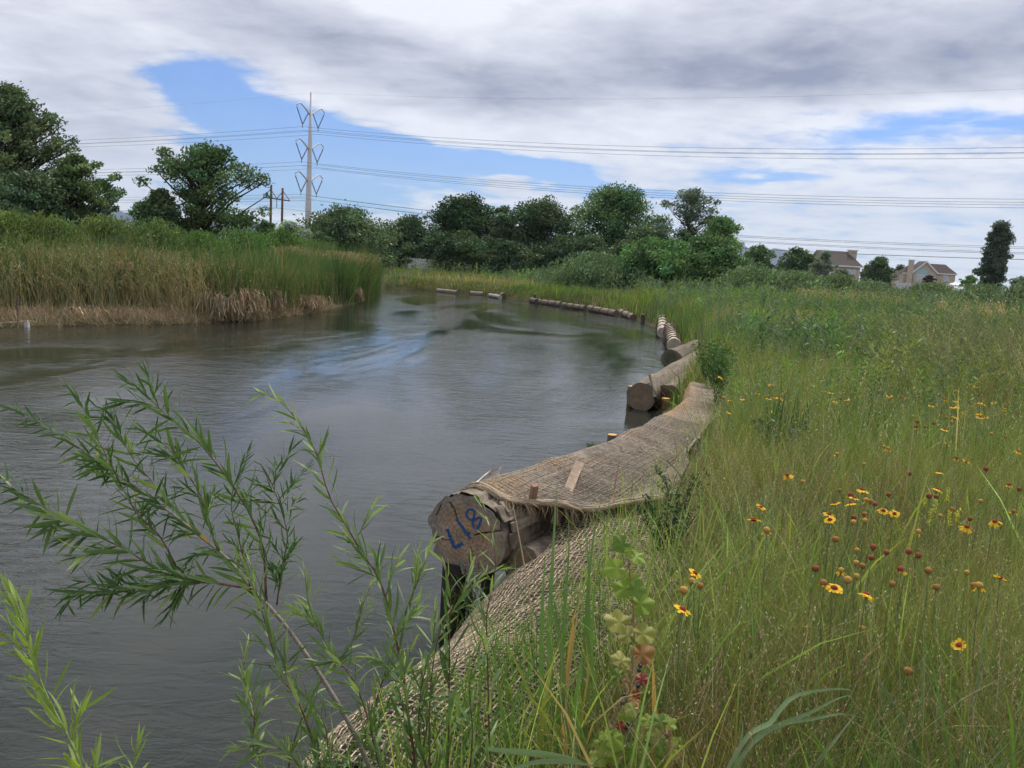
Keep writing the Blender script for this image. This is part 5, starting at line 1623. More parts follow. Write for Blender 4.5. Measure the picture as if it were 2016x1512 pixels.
M_STEML = plain('young_stem', (0.15, 0.20, 0.06), (0.20, 0.25, 0.08), 30, .6, .3)


def leaf_mesh(name, mat, width=.11, curve=.12, fold=.25, twist=.0, n=6):
    V, Q = [], []
    for k in range(n + 1):
        t = k / n
        w = width * .5 * (math.sin(math.pi * min(1, (t * .92 + .05)) ** .8) ** .8 if 0 < t < 1 else .06)
        z = -curve * t * t
        a = twist * t
        for s_ in (-1, 0, 1):
            y = s_ * w * math.cos(a); zz = z + abs(s_) * w * fold + s_ * w * math.sin(a)
            V.append((t, y, zz))
    for k in range(n):
        for j in (0, 1):
            q = k * 3 + j
            Q.append((q, q + 1, q + 4, q + 3))
    g = Geo(); g.add(V, Q)
    return g.mesh(name, mat, True)


LM = {}
for key, mt in (('g', M_WL), ('l', M_WLL), ('y', M_WLY), ('b', M_WLB)):
    LM[key] = [leaf_mesh('willow_leaf', mt, w, c, f, tw) for (w, c, f, tw) in ((.115, .10, .3, .0), (.10, .30, .25, .6), (.12, -.12, .3, -.5), (.095, .45, .35, .3), (.125, .06, .15, .9))]


class Plant:
    def __init__(s, name, label, cat, base, group=None):
        s.root = thing(name, label, cat, base, group); s.base = Vector(base); s.L = []

    def stem(s, pts, r0, r1, mat, n=22, name='stem', sides=7):
        P = catmull(pts, n)
        V, Q, Tt = tube(P - np.array(s.base), np.linspace(r0, r1, n), sides)
        g = Geo(); g.add(V, Q, Tt); g.obj(name, mat, s.root, True)
        return P

    def leaf(s, pos, d, up, size, key, mesh=None):
        s.L.append((Vector(pos), Vector(d).normalized(), Vector(up), size, key, mesh))

    def leaves_along(s, P, spacing, size, ang=(22, 70), keys=('g',), t0=.05, t1=1.0, tipkey='l', tip=.16, wts=None, droop=.0, twigs=0.0):
        d = np.concatenate([[0], np.cumsum(np.linalg.norm(np.diff(P, axis=0), axis=1))])
        L_ = d[-1]; q = L_ * t0; ph = RNG.uniform(0, 6)
        while q < L_ * t1:
            c = np.array([np.interp(q, d, P[:, k]) for k in range(3)])
            c2 = np.array([np.interp(min(q + .01, L_), d, P[:, k]) for k in range(3)]); c1 = np.array([np.interp(max(q - .01, 0), d, P[:, k]) for k in range(3)])
            tg = Vector(c2 - c1).normalized()
            a_ = tg.cross(Vector((0, 0, 1))); a_ = a_.normalized() if a_.length > .05 else Vector((1, 0, 0)); b_ = tg.cross(a_)
            ph += 2.4 + RNG.normal(0, .3)
            side = a_ * math.cos(ph) + b_ * math.sin(ph)
            t = q / L_
            al = math.radians(RNG.uniform(*ang)) * (1 - .45 * max(0, (t - .8) / .2))
            dr = tg * math.cos(al) + side * math.sin(al) + Vector((0, 0, -droop))
            k = 'l' if False else None
            key = tipkey if t > 1 - tip * RNG.uniform(.6, 1.4) else RNG.choice(keys, p=wts)
            sz = size * RNG.uniform(.7, 1.15) * (1 - .45 * max(0, (t - .75) / .25)) * (.75 + .25 * min(1, t / .15))
            if twigs and RNG.random() < twigs and .1 < t < .85:
                e = Vector(c) + (dr * RNG.uniform(.07, .14))
                Pt = s.stem([c, (Vector(c) + e) / 2 + Vector((0, 0, .006)), e], .0016, .0008, M_STEML, 6, 'twig', 4)
                s.leaves_along(Pt, spacing * .9, size * .75, (25, 55), keys, .15, 1.0, tipkey, .4, wts)
            s.leaf(c, dr, -side if side.z < 0 else side, sz, key)
            q += spacing * RNG.uniform(.7, 1.3)

    def done(s, limit=295, nm='leaf'):
        s.L.sort(key=lambda l: -l[3])
        cache = {}
        rest = Geo()
        for k, (p, d, up, size, key, mesh) in enumerate(s.L):
            y = up.cross(d)
            if y.length < 1e-3:
                y = Vector((0, 1, 0)).cross(d)
            y.normalize(); z = d.cross(y)
            M3 = Matrix((d, y, z)).transposed()
            me = mesh or LM[key][int(RNG.integers(0, 5))]
            M4 = Matrix.Translation(p - s.base) @ M3.to_4x4() @ Matrix.Scale(size, 4)
            if k < limit:
                o = link(nm, me, s.root)
                o.matrix_basis = M4
            else:
                if me.name not in cache:
                    co = np.empty(len(me.vertices) * 3, np.float32); me.vertices.foreach_get('co', co)
                    vi = np.empty(len(me.loops), np.int32); me.loops.foreach_get('vertex_index', vi)
                    cache[me.name] = (co.reshape(-1, 3), vi.reshape(-1, 4))
                co, q = cache[me.name]
                A_ = np.array(M4)
                rest.add(co @ A_[:3, :3].T + A_[:3, 3], q, None, (0.065, 0.13, 0.04))
        if rest.n:
            o = rest.obj('leaf_mass', M_VEG, s.root, True); o['kind'] = 'stuff'


def pxs(pts, Y0, Y1):
    n = len(pts)
    return [D(px, py_, Y0 + (Y1 - Y0) * k / max(n - 1, 1)) for k, (px, py_) in enumerate(pts)]


# the big arching willow
b0 = D(780, 1640, 2.05)
w1 = Plant('willow_bush', 'large arching sandbar willow reaching left over the water, with a few yellow leaves', 'willow', b0)
A1 = w1.stem([b0] + pxs([(700, 1450), (636, 1338), (555, 1223), (492, 1155), (456, 1108), (367, 1034), (293, 977), (225, 930), (178, 898), (126, 861), (68, 830), (16, 799)], 2.1, 2.75), .0078, .0010, M_STEMG, 40)
w1.leaves_along(A1, .0100, .095, t0=.36, keys=('g', 'y', 'l'), wts=(.86, .05, .09), twigs=.06)
BR = [
    ([(524, 1181), (519, 1087), (498, 1024), (461, 961), (419, 903), (377, 856), (325, 814), (283, 772), (246, 746)], 2.25, 2.45, .004, .08, .09, ('g', 'y'), (.96, .04)),
    ([(503, 1160), (419, 1147), (325, 1129), (246, 1081), (178, 1050), (120, 1019), (68, 987), (26, 961), (0, 935)], 2.25, 2.5, .0035, .05, .10, ('g', 'l'), (.85, .15)),
    ([(450, 1150), (367, 1147), (293, 1163), (225, 1165), (136, 1165), (115, 1160)], 2.28, 2.35, .0025, .3, .08, ('g', 'l'), (.8, .2)),
    ([(346, 1113), (314, 1055), (272, 1013), (246, 971), (220, 919), (199, 877), (173, 825), (157, 788), (126, 757)], 2.35, 2.6, .0028, .05, .08, ('g', 'l'), (.85, .15)),
    ([(545, 1191), (555, 1118), (566, 1060), (555, 1008), (534, 950), (513, 914)], 2.2, 2.3, .0025, .3, .06, ('g', 'l', 'y'), (.70, .2, .10)),
    ([(367, 1034), (330, 985), (293, 940), (260, 900), (236, 851), (215, 804)], 2.45, 2.6, .0025, .1, .08, ('g', 'l'), (.8, .2)),
    ([(430, 1087), (410, 1030), (398, 982), (367, 930), (325, 877), (262, 840)], 2.35, 2.5, .0028, .1, .08, ('g', 'l'), (.85, .15)),
    ([(492, 1155), (470, 1060), (455, 990), (470, 930), (495, 880)], 2.2, 2.3, .002, .2, .05, ('g', 'l', 'y'), (.75, .15, .1)),
]
for (pp, ya, yb, r, tw, sz, ks, ws) in BR:
    Pq = w1.stem(pxs(pp, ya, yb), r, .0008, M_STEM, 24, 'branch')
    w1.leaves_along(Pq, .0098, sz * 1.15, keys=ks, wts=ws, t0=.08, twigs=tw)
w1.done()

# centre shoot
def shoot(label, pts, Y0, Y1, r, size, spacing, keys=('g', 'l'), wts=(.8, .2), ang=(18, 58), mat=None, group='willow shoots on the near bank', twigs=.03, t0=.02, tipkey='l', name='willow_shoot'):
    P_ = pxs(pts, Y0, Y1)
    base = P_[0] + Vector((0, 0, -.05))
    s = Plant(name, label, 'willow', base, group)
    Pq = s.stem([base] + P_, r, .0008, mat or M_STEM, 30)
    s.leaves_along(Pq, spacing * .82, size * 1.12, ang, keys, t0, 1, tipkey, .14, wts, twigs=twigs)
    s.done()
    return s


shoot('tallest upright willow shoot, dark red stem curving left to a thin tip', [(822, 1600), (818, 1512), (806, 1426), (794, 1327), (774, 1236), (758, 1172), (739, 1125), (715, 1093), (695, 1057), (671, 1017), (647, 974), (623, 893), (597, 846), (566, 804), (540, 783), (503, 770)], 2.0, 2.35, .0048, .082, .0165, ('g', 'l'), (.88, .12), twigs=.16)
shoot('leafy willow shoot between the arching branch and the tallest shoot', [(640, 1600), (629, 1506), (587, 1380), (555, 1333), (529, 1249), (503, 1165), (471, 1097)], 1.95, 2.15, .0042, .085, .014, twigs=.12)
shoot('willow shoot in front of the painted log end', [(966, 1600), (962, 1400), (960, 1300), (958, 1214), (968, 1163), (976, 1106), (969, 1061), (960, 1017), (945, 990)], 2.1, 2.3, .0036, .085, .024, ('g', 'l'), (.75, .25), twigs=.03)
shoot('broad-leaved willow shoot left of the painted log end', [(880, 1600), (884, 1400), (885, 1250), (887, 1180), (880, 1130), (868, 1095)], 2.1, 2.2, .0034, .095, .026, ('g',), (1,), twigs=.05)
shoot('willow shoot rising beside the dark wet post', [(850, 1600), (845, 1450), (850, 1330), (868, 1240), (905, 1180), (950, 1135), (992, 1118)], 2.0, 2.3, .003, .075, .017, ('g', 'l'), (.6, .4), twigs=.1)
shoot('low willow shoot at the bottom with pale pointed tip', [(620, 1620), (600, 1540), (575, 1490), (530, 1468), (460, 1472)], 1.9, 2.0, .003, .08, .013, ('g', 'l'), (.6, .4))
shoot('willow shoot leaning left above the lowest net', [(770, 1620), (745, 1500), (720, 1400), (690, 1330), (650, 1280), (612, 1205), (600, 1130)], 2.0, 2.2, .0034, .08, .014, twigs=.12)
shoot('willow shoot crossing the centre stem low down', [(700, 1620), (712, 1500), (735, 1400), (770, 1290), (800, 1200), (828, 1130), (850, 1070)], 2.1, 2.4, .0034, .078, .0145, ('g', 'l'), (.7, .3), twigs=.1)
shoot('short willow shoot with narrow leaves over the dark water', [(560, 1620), (570, 1500), (600, 1400), (640, 1330), (690, 1270), (715, 1190), (735, 1140)], 2.2, 2.5, .003, .06, .012, ('g', 'l'), (.7, .3), twigs=.1)
shoot('dense short willow shoot at the bottom left of the centre stem', [(700, 1640), (680, 1560), (650, 1500), (640, 1430), (610, 1380), (560, 1340)], 1.9, 2.1, .003, .082, .013, ('g', 'l'), (.8, .2), twigs=.1)
shoot('willow shoot right of the tallest shoot, over the net', [(860, 1620), (840, 1520), (825, 1440), (830, 1350), (850, 1280), (858, 1200)], 2.0, 2.1, .003, .085, .016, ('g', 'l'), (.85, .15), twigs=.08)
shoot('thin willow shoot low over the net with wide bare gaps', [(930, 1640), (925, 1540), (930, 1440), (925, 1340), (948, 1260)], 2.1, 2.2, .003, .085, .026, ('g',), (1,), twigs=.0)
shoot('leafy willow shoot low in the middle between net foot and arching stem', [(600, 1640), (640, 1560), (690, 1480), (740, 1420), (790, 1330), (815, 1260)], 2.1, 2.3, .003, .08, .013, ('g', 'l'), (.7, .3), twigs=.12)
shoot('low willow shoot spreading left over dark water, beneath the grey stem', [(560, 1640), (530, 1560), (500, 1480), (500, 1400), (480, 1330), (490, 1260)], 2.1, 2.3, .003, .078, .013, ('g', 'l'), (.7, .3), twigs=.12)
# bright close shoots at the bottom left
shoot('bright yellow-green willow shoot at the left picture edge', [(190, 1640), (157, 1506), (131, 1443), (105, 1396), (79, 1338), (52, 1249), (37, 1207), (8, 1150)], 1.45, 1.6, .0036, .085, .0105, ('b',), (1,), mat=M_STEML, tipkey='b', twigs=.08)
shoot('small yellow-green willow tip poking up at the bottom left', [(262, 1620), (262, 1560), (264, 1500), (272, 1455)], 1.45, 1.5, .002, .055, .008, ('b',), (1,), mat=M_STEML, tipkey='b', twigs=.0)

# ------------------------------------------------------------------ broad reed blades in the foreground
M_BL = veg('reed_blade_green', .3, .45, .4, ((0.11, 0.20, 0.055), (0.15, 0.26, 0.07), (0.12, 0.19, 0.05)))
M_BLY = veg('reed_blade_yellow', .35, .5, .3, ((0.30, 0.33, 0.07), (0.36, 0.36, 0.08), (0.3, 0.25, 0.06)))
M_BLO = veg('reed_blade_orange', .35, .6, .2, ((0.52, 0.28, 0.07), (0.56, 0.36, 0.12), (0.4, 0.2, 0.06)))
M_BLT = veg('reed_blade_tan', .25, .7, .2, ((0.38, 0.28, 0.16), (0.44, 0.33, 0.2), (0.3, 0.2, 0.1)))
M_BLG = veg('reed_blade_greygreen', .3, .65, .2, ((0.17, 0.24, 0.12), (0.22, 0.30, 0.15), (0.15, 0.22, 0.1)))


def blade(root, pts, Y0, Y1, w, mat, name='blade', n=16, fold=.2, face=0.0):
    P = catmull(pxs(pts, Y0, Y1), n)
    tg = np.gradient(P, axis=0); tg /= np.linalg.norm(tg, axis=1, keepdims=True)
    vw = P - np.array((0, 0, EYE)); vw /= np.linalg.norm(vw, axis=1, keepdims=True)
    sd = np.cross(tg, vw); sd /= np.linalg.norm(sd, axis=1, keepdims=True); nn = np.cross(sd, tg)
    t = np.linspace(0, 1, n)
    ww = (w * .5 * np.clip(np.minimum(.5 + t * 1.2, 1.0) * np.clip((1 - t) * 2.2, 0, 1) ** .8, .02, 1))[:, None]
    ca, sa = math.cos(face), math.sin(face)
    s2 = sd * ca + nn * sa; n2 = nn * ca - sd * sa
    V = np.stack([P - s2 * ww, P + n2 * ww * fold, P + s2 * ww], axis=1).reshape(-1, 3) - np.array(root.location)
    Q = [(k * 3 + j, k * 3 + j + 1, k * 3 + 4 + j, k * 3 + 3 + j) for k in range(n - 1) for j in (0, 1)]
    g = Geo(); g.add(V, Q)
    return g.obj(name, mat, root, True)


def reedplant(label, items, group='broad-bladed reeds on the near bank', name='reed_plant'):
    p0 = items[0]
    base = D(p0[0][0][0], max(p0[0][0][1], 1560), p0[1])
    root = thing(name, label, 'reed', base, group)
    for (pts, Y0, Y1, w, mat) in items:
        blade(root, pts, Y0, Y1, w, mat, face=RNG.uniform(-.4, .4))
    return root


reedplant('tall green reed with long upright blades before the net, centre bottom', [
    ([(1085, 1620), (1082, 1450), (1081, 1250), (1088, 1100), (1097, 948)], 2.45, 2.75, .017, M_BL),
    ([(1075, 1620), (1068, 1400), (1066, 1250), (1073, 1082)], 2.4, 2.6, .019, M_BL),
    ([(1090, 1620), (1100, 1400), (1112, 1200), (1120, 1080), (1118, 1000)], 2.45, 2.7, .013, M_BL),
    ([(1095, 1620), (1098, 1480), (1110, 1330), (1085, 1180), (1080, 1130)], 2.4, 2.5, .016, M_BL)])
reedplant('green reed with slim blades, right of the tall one', [
    ([(1150, 1620), (1148, 1400), (1155, 1200), (1168, 1060), (1188, 965)], 2.5, 2.8, .014, M_BL),
    ([(1152, 1620), (1155, 1420), (1160, 1250), (1158, 1100), (1148, 1010)], 2.5, 2.75, .012, M_BL),
    ([(1148, 1620), (1170, 1400), (1165, 1280), (1172, 1150), (1190, 1080)], 2.5, 2.6, .013, M_BL)])
reedplant('short wide-bladed green reed with orange-brown edge near the bottom', [
    ([(1128, 1640), (1130, 1500), (1136, 1380), (1146, 1290)], 2.3, 2.35, .034, M_BL),
    ([(1108, 1640), (1118, 1560), (1112, 1470), (1104, 1400)], 2.28, 2.3, .015, M_BLO),
    ([(1160, 1640), (1160, 1540), (1150, 1460), (1120, 1390)], 2.28, 2.3, .016, M_BL)])
reedplant('single yellow-green reed blade leaning right over the net', [([(1055, 1620), (1062, 1480), (1070, 1390), (1085, 1320), (1096, 1272)], 2.4, 2.5, .020, M_BLY)])
reedplant('tan dry reed stalk with orange blades among the green ones', [
    ([(1098, 1620), (1108, 1480), (1118, 1340), (1138, 1200), (1150, 1110)], 2.4, 2.6, .008, M_BLT),
    ([(1108, 1400), (1120, 1300), (1128, 1230), (1135, 1190)], 2.5, 2.55, .012, M_BLO),
    ([(1130, 1620), (1145, 1420), (1158, 1320), (1152, 1250)], 2.5, 2.6, .010, M_BLO)])
reedplant('orange and green dying reed blade beside the currant bush', [([(1296, 1640), (1292, 1480), (1288, 1380), (1285, 1290)], 2.3, 2.35, .022, M_BLO)])
reedplant('slim green reed standing near the left foot of the net', [
    ([(1010, 1620), (1000, 1480), (985, 1380), (975, 1290), (980, 1240)], 2.3, 2.4, .012, M_BL),
    ([(1000, 1620), (1000, 1500), (1005, 1430), (1022, 1360), (1060, 1280)], 2.3, 2.4, .010, M_BL)])
# pale fallen bundle lower right
fb_ = reedplant('bent grey-green grass bundle arching right in the near meadow', [
    ([(1400, 1590), (1440, 1500), (1480, 1440), (1513, 1427), (1543, 1387), (1579, 1365), (1663, 1356), (1680, 1366)], 1.96, 2.20, .013, M_BLG),
    ([(1405, 1590), (1460, 1490), (1510, 1440), (1590, 1405), (1650, 1375), (1676, 1368)], 1.96, 2.20, .012, M_BLG),
    ([(1420, 1600), (1470, 1480), (1517, 1431), (1608, 1414), (1660, 1405), (1712, 1418)], 2.00, 2.24, .011, M_BLG),
    ([(1430, 1600), (1450, 1500), (1462, 1440), (1458, 1405)], 2.00, 2.08, .009, M_BLG),
    ([(1560, 1640), (1600, 1520), (1650, 1450), (1690, 1400)], 2.00, 2.16, .010, M_BLG)], None, 'bent_grass')
reedplant('pale green fallen blades lying along the bottom edge', [
    ([(960, 1475), (1040, 1482), (1110, 1490), (1150, 1500)], 1.80, 1.84, .016, M_BLG), ([(1010, 1512), (1060, 1500), (1120, 1500), (1180, 1510)], 1.76, 1.84, .012, M_BLG)], None, 'fallen_grass')
rt = thing('straw_stem', 'single long straw-coloured stem leaning in front of the log and net', 'grass stem', D(1060, 1290, 3.0))
g = Geo(); V, Q, Tt = tube(catmull([Vector(p) - rt.location for p in pxs([(1060, 1290), (1049, 1220), (1030, 1100), (1007, 979)], 3.0, 3.2)], 12), np.linspace(.004, .0018, 12), 6); g.add(V, Q, Tt, (0.48, 0.38, 0.22)); g.obj('stem', M_DRY, rt)

# ------------------------------------------------------------------ golden currant bush
cols = {'g': ((0.20, 0.29, 0.035), (0.26, 0.35, 0.05)), 'p': ((0.27, 0.28, 0.06), (0.33, 0.30, 0.07)), 'd': ((0.12, 0.20, 0.03), (0.16, 0.25, 0.04)), 'r': ((0.20, 0.025, 0.02), (0.25, 0.035, 0.03)), 'o': ((0.30, 0.14, 0.05), (0.36, 0.2, 0.07)), 'y': ((0.28, 0.30, 0.08), (0.33, 0.33, 0.10))}
CM = {k: veg('currant_leaf_%s' % k, .35, .5, .3, (v[0], v[1], tuple(x * .8 for x in v[0]))) for k, v in cols.items()}


def lobed(mat, seed):
    rg = np.random.default_rng(seed)
    th = np.linspace(-math.pi, math.pi, 41)[:-1]
    r = .62 + .16 * np.maximum(0, np.cos(th * 1)) + .0 * th
    for a, amp, wd in ((0, .20, .34), (1.2, .17, .34), (-1.2, .17, .34), (2.2, .12, .3), (-2.2, .12, .3)):
        r = r + amp * np.exp(-((th - a) / wd) ** 2)
    r = r * .60 + .04 * np.sin(th * 17) * (np.abs(th) < 2.6)
    r = r * (1 - .55 * np.exp(-((np.abs(th) - math.pi) / .25) ** 2))
    V = [(.28, 0, 0)]
    for ring in (.5, 1.0):
        for t, q in zip(th, r):
            x = .28 + math.cos(t) * q * ring; y = math.sin(t) * q * ring
            V.append((x, y, -.18 * (x * x + y * y) * ring + .05 * math.sin(5 * t + seed) * ring + .05 * abs(y)))
    n = 40
    T_ = [(0, 1 + k, 1 + (k + 1) % n) for k in range(n)]
    Q = [(1 + k, 1 + n + k, 1 + n + (k + 1) % n, 1 + (k + 1) % n) for k in range(n)]
    g = Geo(); g.add(V, Q, T_)
    return g.mesh('currant_leaf', mat, True)


CL = {k: [lobed(CM[k], s_) for s_ in (1, 2)] for k in CM}
cb = D(1222, 1620, 2.25)
cu = Plant('currant_bush', 'golden currant with lobed yellowing leaves, red stem and black berries', 'currant bush', cb)
M_CST = plain('currant_stem', (0.30, 0.10, 0.08), (0.24, 0.12, 0.08), 20, .6, .3)
S1 = cu.stem([cb] + pxs([(1224, 1512), (1230, 1420), (1244, 1330), (1247, 1280), (1249, 1230), (1243, 1160), (1238, 1100), (1240, 1060)], 2.28, 2.5), .0040, .0014, M_CST, 26)
S2 = cu.stem([cb] + pxs([(1262, 1540), (1280, 1480), (1275, 1440), (1262, 1400)], 2.2, 2.3), .003, .001, M_CST, 14)
S3 = cu.stem([cb] + pxs([(1200, 1540), (1195, 1490), (1185, 1450)], 2.2, 2.25), .003, .001, M_CST, 12)
S4 = cu.stem([cb] + pxs([(1290, 1560), (1310, 1500), (1322, 1450)], 2.15, 2.2), .003, .001, M_CST, 12)
LV = [(350, 230, 'g', 78), (400, 345, 'g', 80), (480, 288, 'g', 50), (515, 358, 'd', 66), (550, 450, 'g', 86), (365, 560, 'p', 92), (430, 640, 'y', 70), (470, 665, 'd', 62), (565, 640, 'p', 84), (400, 800, 'p', 74), (560, 765, 'o', 88),
      (430, 865, 'p', 46), (540, 805, 'r', 46), (540, 930, 'r', 52), (375, 905, 'd', 60), (515, 160, 'g', 60), (390, 75, 'd', 64), (455, 120, 'g', 34), (435, 90, 'd', 30), (500, 900, 'p', 40), (480, 1090, 'o', 44), (465, 1140, 'y', 54), (415, 1190, 'g', 50),
      (420, 945, 'o', 36), (500, 1040, 'r', 30), (405, 1240, 'r', 34), (520, 1265, 'y', 66), (440, 1180, 'g', 50), (620, 1300, 'y', 70), (700, 1210, 'g', 66), (700, 1400, 'y', 80), (760, 1420, 'o', 56), (640, 1440, 'g', 72), (520, 1440, 'g', 82), (470, 1390, 'd', 66),
      (370, 1340, 'g', 76), (300, 1380, 'g', 82), (250, 1450, 'g', 72), (250, 1370, 'd', 70), (350, 1440, 'g', 66), (255, 1490, 'r', 46), (560, 1200, 'g', 48), (640, 1200, 'd', 60), (560, 1330, 'g', 70), (420, 1460, 'd', 70), (600, 1500, 'g', 80), (700, 1490, 'o', 56), (760, 1350, 'g', 60), (300, 1300, 'g', 50), (360, 1270, 'd', 44), (470, 1490, 'g', 80), (640, 1370, 'd', 60)]
allst = np.concatenate([S1, S2, S3, S4])
gp = Geo()
for (zx, zy, k, sz) in LV:
    px, py_ = 1100 + zx / 3.273, 1050 + zy / 3.273
    Yl = 2.42 if py_ < 1350 else 2.22
    p = D(px, py_, Yl + RNG.uniform(-.04, .04))
    j = np.argmin(np.linalg.norm(allst - np.array(p), axis=1) + .3 * np.maximum(0, allst[:, 2] - p.z + .01))
    s_ = Vector(allst[j])
    size = sz / 3.273 / F * Yl * 2.1
    d = (p - s_); d.z -= .2 * d.length; d = d.normalized()
    toc = (Vector((0, 0, EYE)) - p).normalized()
    up = (toc + Vector((RNG.normal(0, .35), RNG.normal(0, .35), .55 + RNG.normal(0, .25)))).normalized()
    d = (d - up * d.dot(up)).normalized()
    o_ = p - d * size * .45
    V, Q, Tt = tube([s_ - cu.base, (s_ + o_) / 2 + Vector((0, 0, .006)) - cu.base, o_ - cu.base + d * size * .12], .0011, 4, cap=False); gp.add(V, Q, Tt)
    cu.leaf(o_, d, up, size, 'g', CL[k][int(RNG.integers(0, 2))])
gp.obj('leaf_stalk', M_CST, cu.root)['kind'] = 'stuff'
cu.done()
M_BERRY = plain('black_berry', (0.006, 0.008, 0.022), (0.012, 0.014, 0.035), 60, .18, .6)
M_BERRYR = plain('unripe_berry', (0.08, 0.012, 0.015), (0.11, 0.02, 0.02), 60, .25, .6)


def ball(name, mat, r=1.0, nu=12, nv=8, bump_=0.0, sq=1.0):
    V = [(0, 0, -r * sq)]
    for j in range(1, nv):
        for k in range(nu):
            a, b = 2 * math.pi * k / nu, math.pi * j / nv
            q = r * (1 + bump_ * (1 if (j + k) % 2 else -1))
            V.append((q * math.sin(b) * math.cos(a), q * math.sin(b) * math.sin(a), -q * math.cos(b) * sq))
    V.append((0, 0, r * sq))
    T_ = [(0, 1 + (k + 1) % nu, 1 + k) for k in range(nu)] + [(len(V) - 1, 1 + (nv - 2) * nu + k, 1 + (nv - 2) * nu + (k + 1) % nu) for k in range(nu)]
    Q = [(1 + j * nu + k, 1 + j * nu + (k + 1) % nu, 1 + (j + 1) * nu + (k + 1) % nu, 1 + (j + 1) * nu + k) for j in range(nv - 2) for k in range(nu)]
    g = Geo(); g.add(V, Q, T_)
    return g.mesh(name, mat, True)


BMk, BMr = ball('berry', M_BERRY), ball('berry', M_BERRYR)
for k, (px, py_) in enumerate([(1260, 1311), (1258, 1320), (1256, 1350), (1225, 1384), (1233, 1380), (1228, 1368), (1233, 1369), (1255, 1384), (1215, 1397), (1256, 1403), (1233, 1433), (1242, 1428), (1235, 1426), (1256, 1374)]):
    p = D(px, py_, 2.27)
    o = link('berry', BMr if k in (7, 8, 9, 13) else BMk, cu.root, p - cu.base); o.scale = (.0062,) * 3
    V, Q, Tt = tube([Vector((0, 0, .9)), Vector((.2, .3, 3.0))], .12, 4); g = Geo(); g.add(V, Q, Tt); g.obj('berry_stalk', M_CST, o)

# ------------------------------------------------------------------ blanket flowers and seed heads
M_PET = veg('petal', .3, .6, .2)
M_DISC = plain('flower_disc_red', (0.17, 0.022, 0.015), (0.25, 0.05, 0.03), 300, .9, .1)
M_SEEDY = plain('seed_head_ochre', (0.36, 0.20, 0.045), (0.44, 0.28, 0.09), 250, .95, .1)
M_SEEDR = plain('seed_head_maroon', (0.19, 0.05, 0.03), (0.26, 0.09, 0.05), 250, .95, .1)
M_SEEDT = plain('seed_head_brown', (0.25, 0.11, 0.035), (0.32, 0.17, 0.06), 250, .95, .1)
M_FST = plain('flower_stalk', (0.12, 0.17, 0.06), (0.15, 0.19, 0.08), 30, .8, .2)


def petal_mesh(n, droop, seed, frac=1.0):
    rg = np.random.default_rng(seed)
    g = Geo()
    Y_ = np.array((0.86, 0.50, 0.012)); Rd = np.array((0.42, 0.04, 0.012))
    for k in range(n):
        if rg.random() > frac:
            continue
        a = 2 * math.pi * k / n + rg.normal(0, .08); dr = droop + rg.normal(0, .12); L_ = rg.uniform(.85, 1.1)
        c, s_ = math.cos(a), math.sin(a)
        V, C = [], []
        for (r, w, cc) in ((.30, .07, Rd), (.58, .15, Y_ * .95), (.9, .19, Y_), (1.03, .15, Y_ * 1.02)):
            for sg in (-1, 0, 1):
                rr_ = r * L_ + (.06 if (sg != 0 and r > 1) else 0)
                x, y = c * rr_ - s_ * w * sg, s_ * rr_ + c * w * sg
                V.append((x, y, -dr * max(0, rr_ - .3) ** 1.3 * .9 - (.03 if sg == 0 else 0))); C.append(cc)
        Q = [(i_ * 3 + j, i_ * 3 + j + 1, i_ * 3 + 4 + j, i_ * 3 + 3 + j) for i_ in range(3) for j in (0, 1)]
        g.add(V, Q, None, C)
    return g.mesh('petals', M_PET, False)


PETS = [petal_mesh(13, .15, 1), petal_mesh(12, .5, 2), petal_mesh(14, -.1, 3), petal_mesh(12, .9, 4, .8), petal_mesh(13, .3, 5, .85)]
PETF = [petal_mesh(12, 1.1, 8, .45), petal_mesh(12, .9, 9, .35)]
DISC = ball('flower_disc', M_DISC, 1, 12, 8, .05, .7)
HEADS = {'S': [ball('seed_head', m_, 1, 14, 10, .07, .9) for m_ in (M_SEEDY, M_SEEDT)], 'R': [ball('seed_head', M_SEEDR, 1, 14, 10, .07, .9)], 'O': [ball('seed_head', M_SEEDT, 1, 14, 10, .07, .9)]}
V, Q, Tt = tube([(0, 0, 0), (.02, .01, .35), (.0, .02, .7), (0, 0, 1)], [.0028, .0025, .0022, .002], 5)
STEMS = []
for k in range(3):
    g = Geo(); bx_, by_ = (.05, -.03, .02)[k], (.02, .04, -.05)[k]
    V, Q, Tt = tube(catmull([(bx_, by_, 0), (bx_ * .6 + .01, by_ * .5, .35), (0.008, 0, .7), (0, 0, 1)], 7), [.0030, .0027, .0025, .0023, .0022, .0021, .002], 5); g.add(V, Q, Tt)
    STEMS.append(g.mesh('flower_stalk', M_FST, True))

z1 = lambda x, y: (1300 + x / 2.816, 600 + y / 2.816)
z2 = lambda x, y: (1280 + x / 2.74, 960 + y / 2.74)
FL = []
for q in [(615, 447), (685, 485), (640, 510), (680, 523), (600, 520), (455, 522), (385, 530), (380, 595), (538, 495), (945, 487), (1010, 490), (970, 540), (1035, 525), (1270, 502), (1350, 512), (1500, 563), (1640, 535), (1648, 564), (1622, 566), (1705, 438), (1750, 453),
          (1645, 475), (1685, 605), (1755, 545), (1795, 547), (1850, 545), (1765, 600), (1772, 622), (1806, 622), (1635, 622), (1575, 692), (1590, 770), (1695, 870), (1545, 928), (1535, 1022), (1120, 1025), (1075, 1070), (970, 1100), (1057, 1100), (940, 1190), (935, 1160), (1237, 1140),
          (1300, 1157), (555, 1122), (518, 1190), (705, 943), (1985, 812), (1855, 1200), (1700, 1230), (335, 398)]:
    FL.append(z1(*q) + ('F',))
for q in [(243, 460), (175, 655), (993, 540), (1165, 575), (1888, 483), (1665, 848)]:
    FL.append(z2(*q) + ('F',))
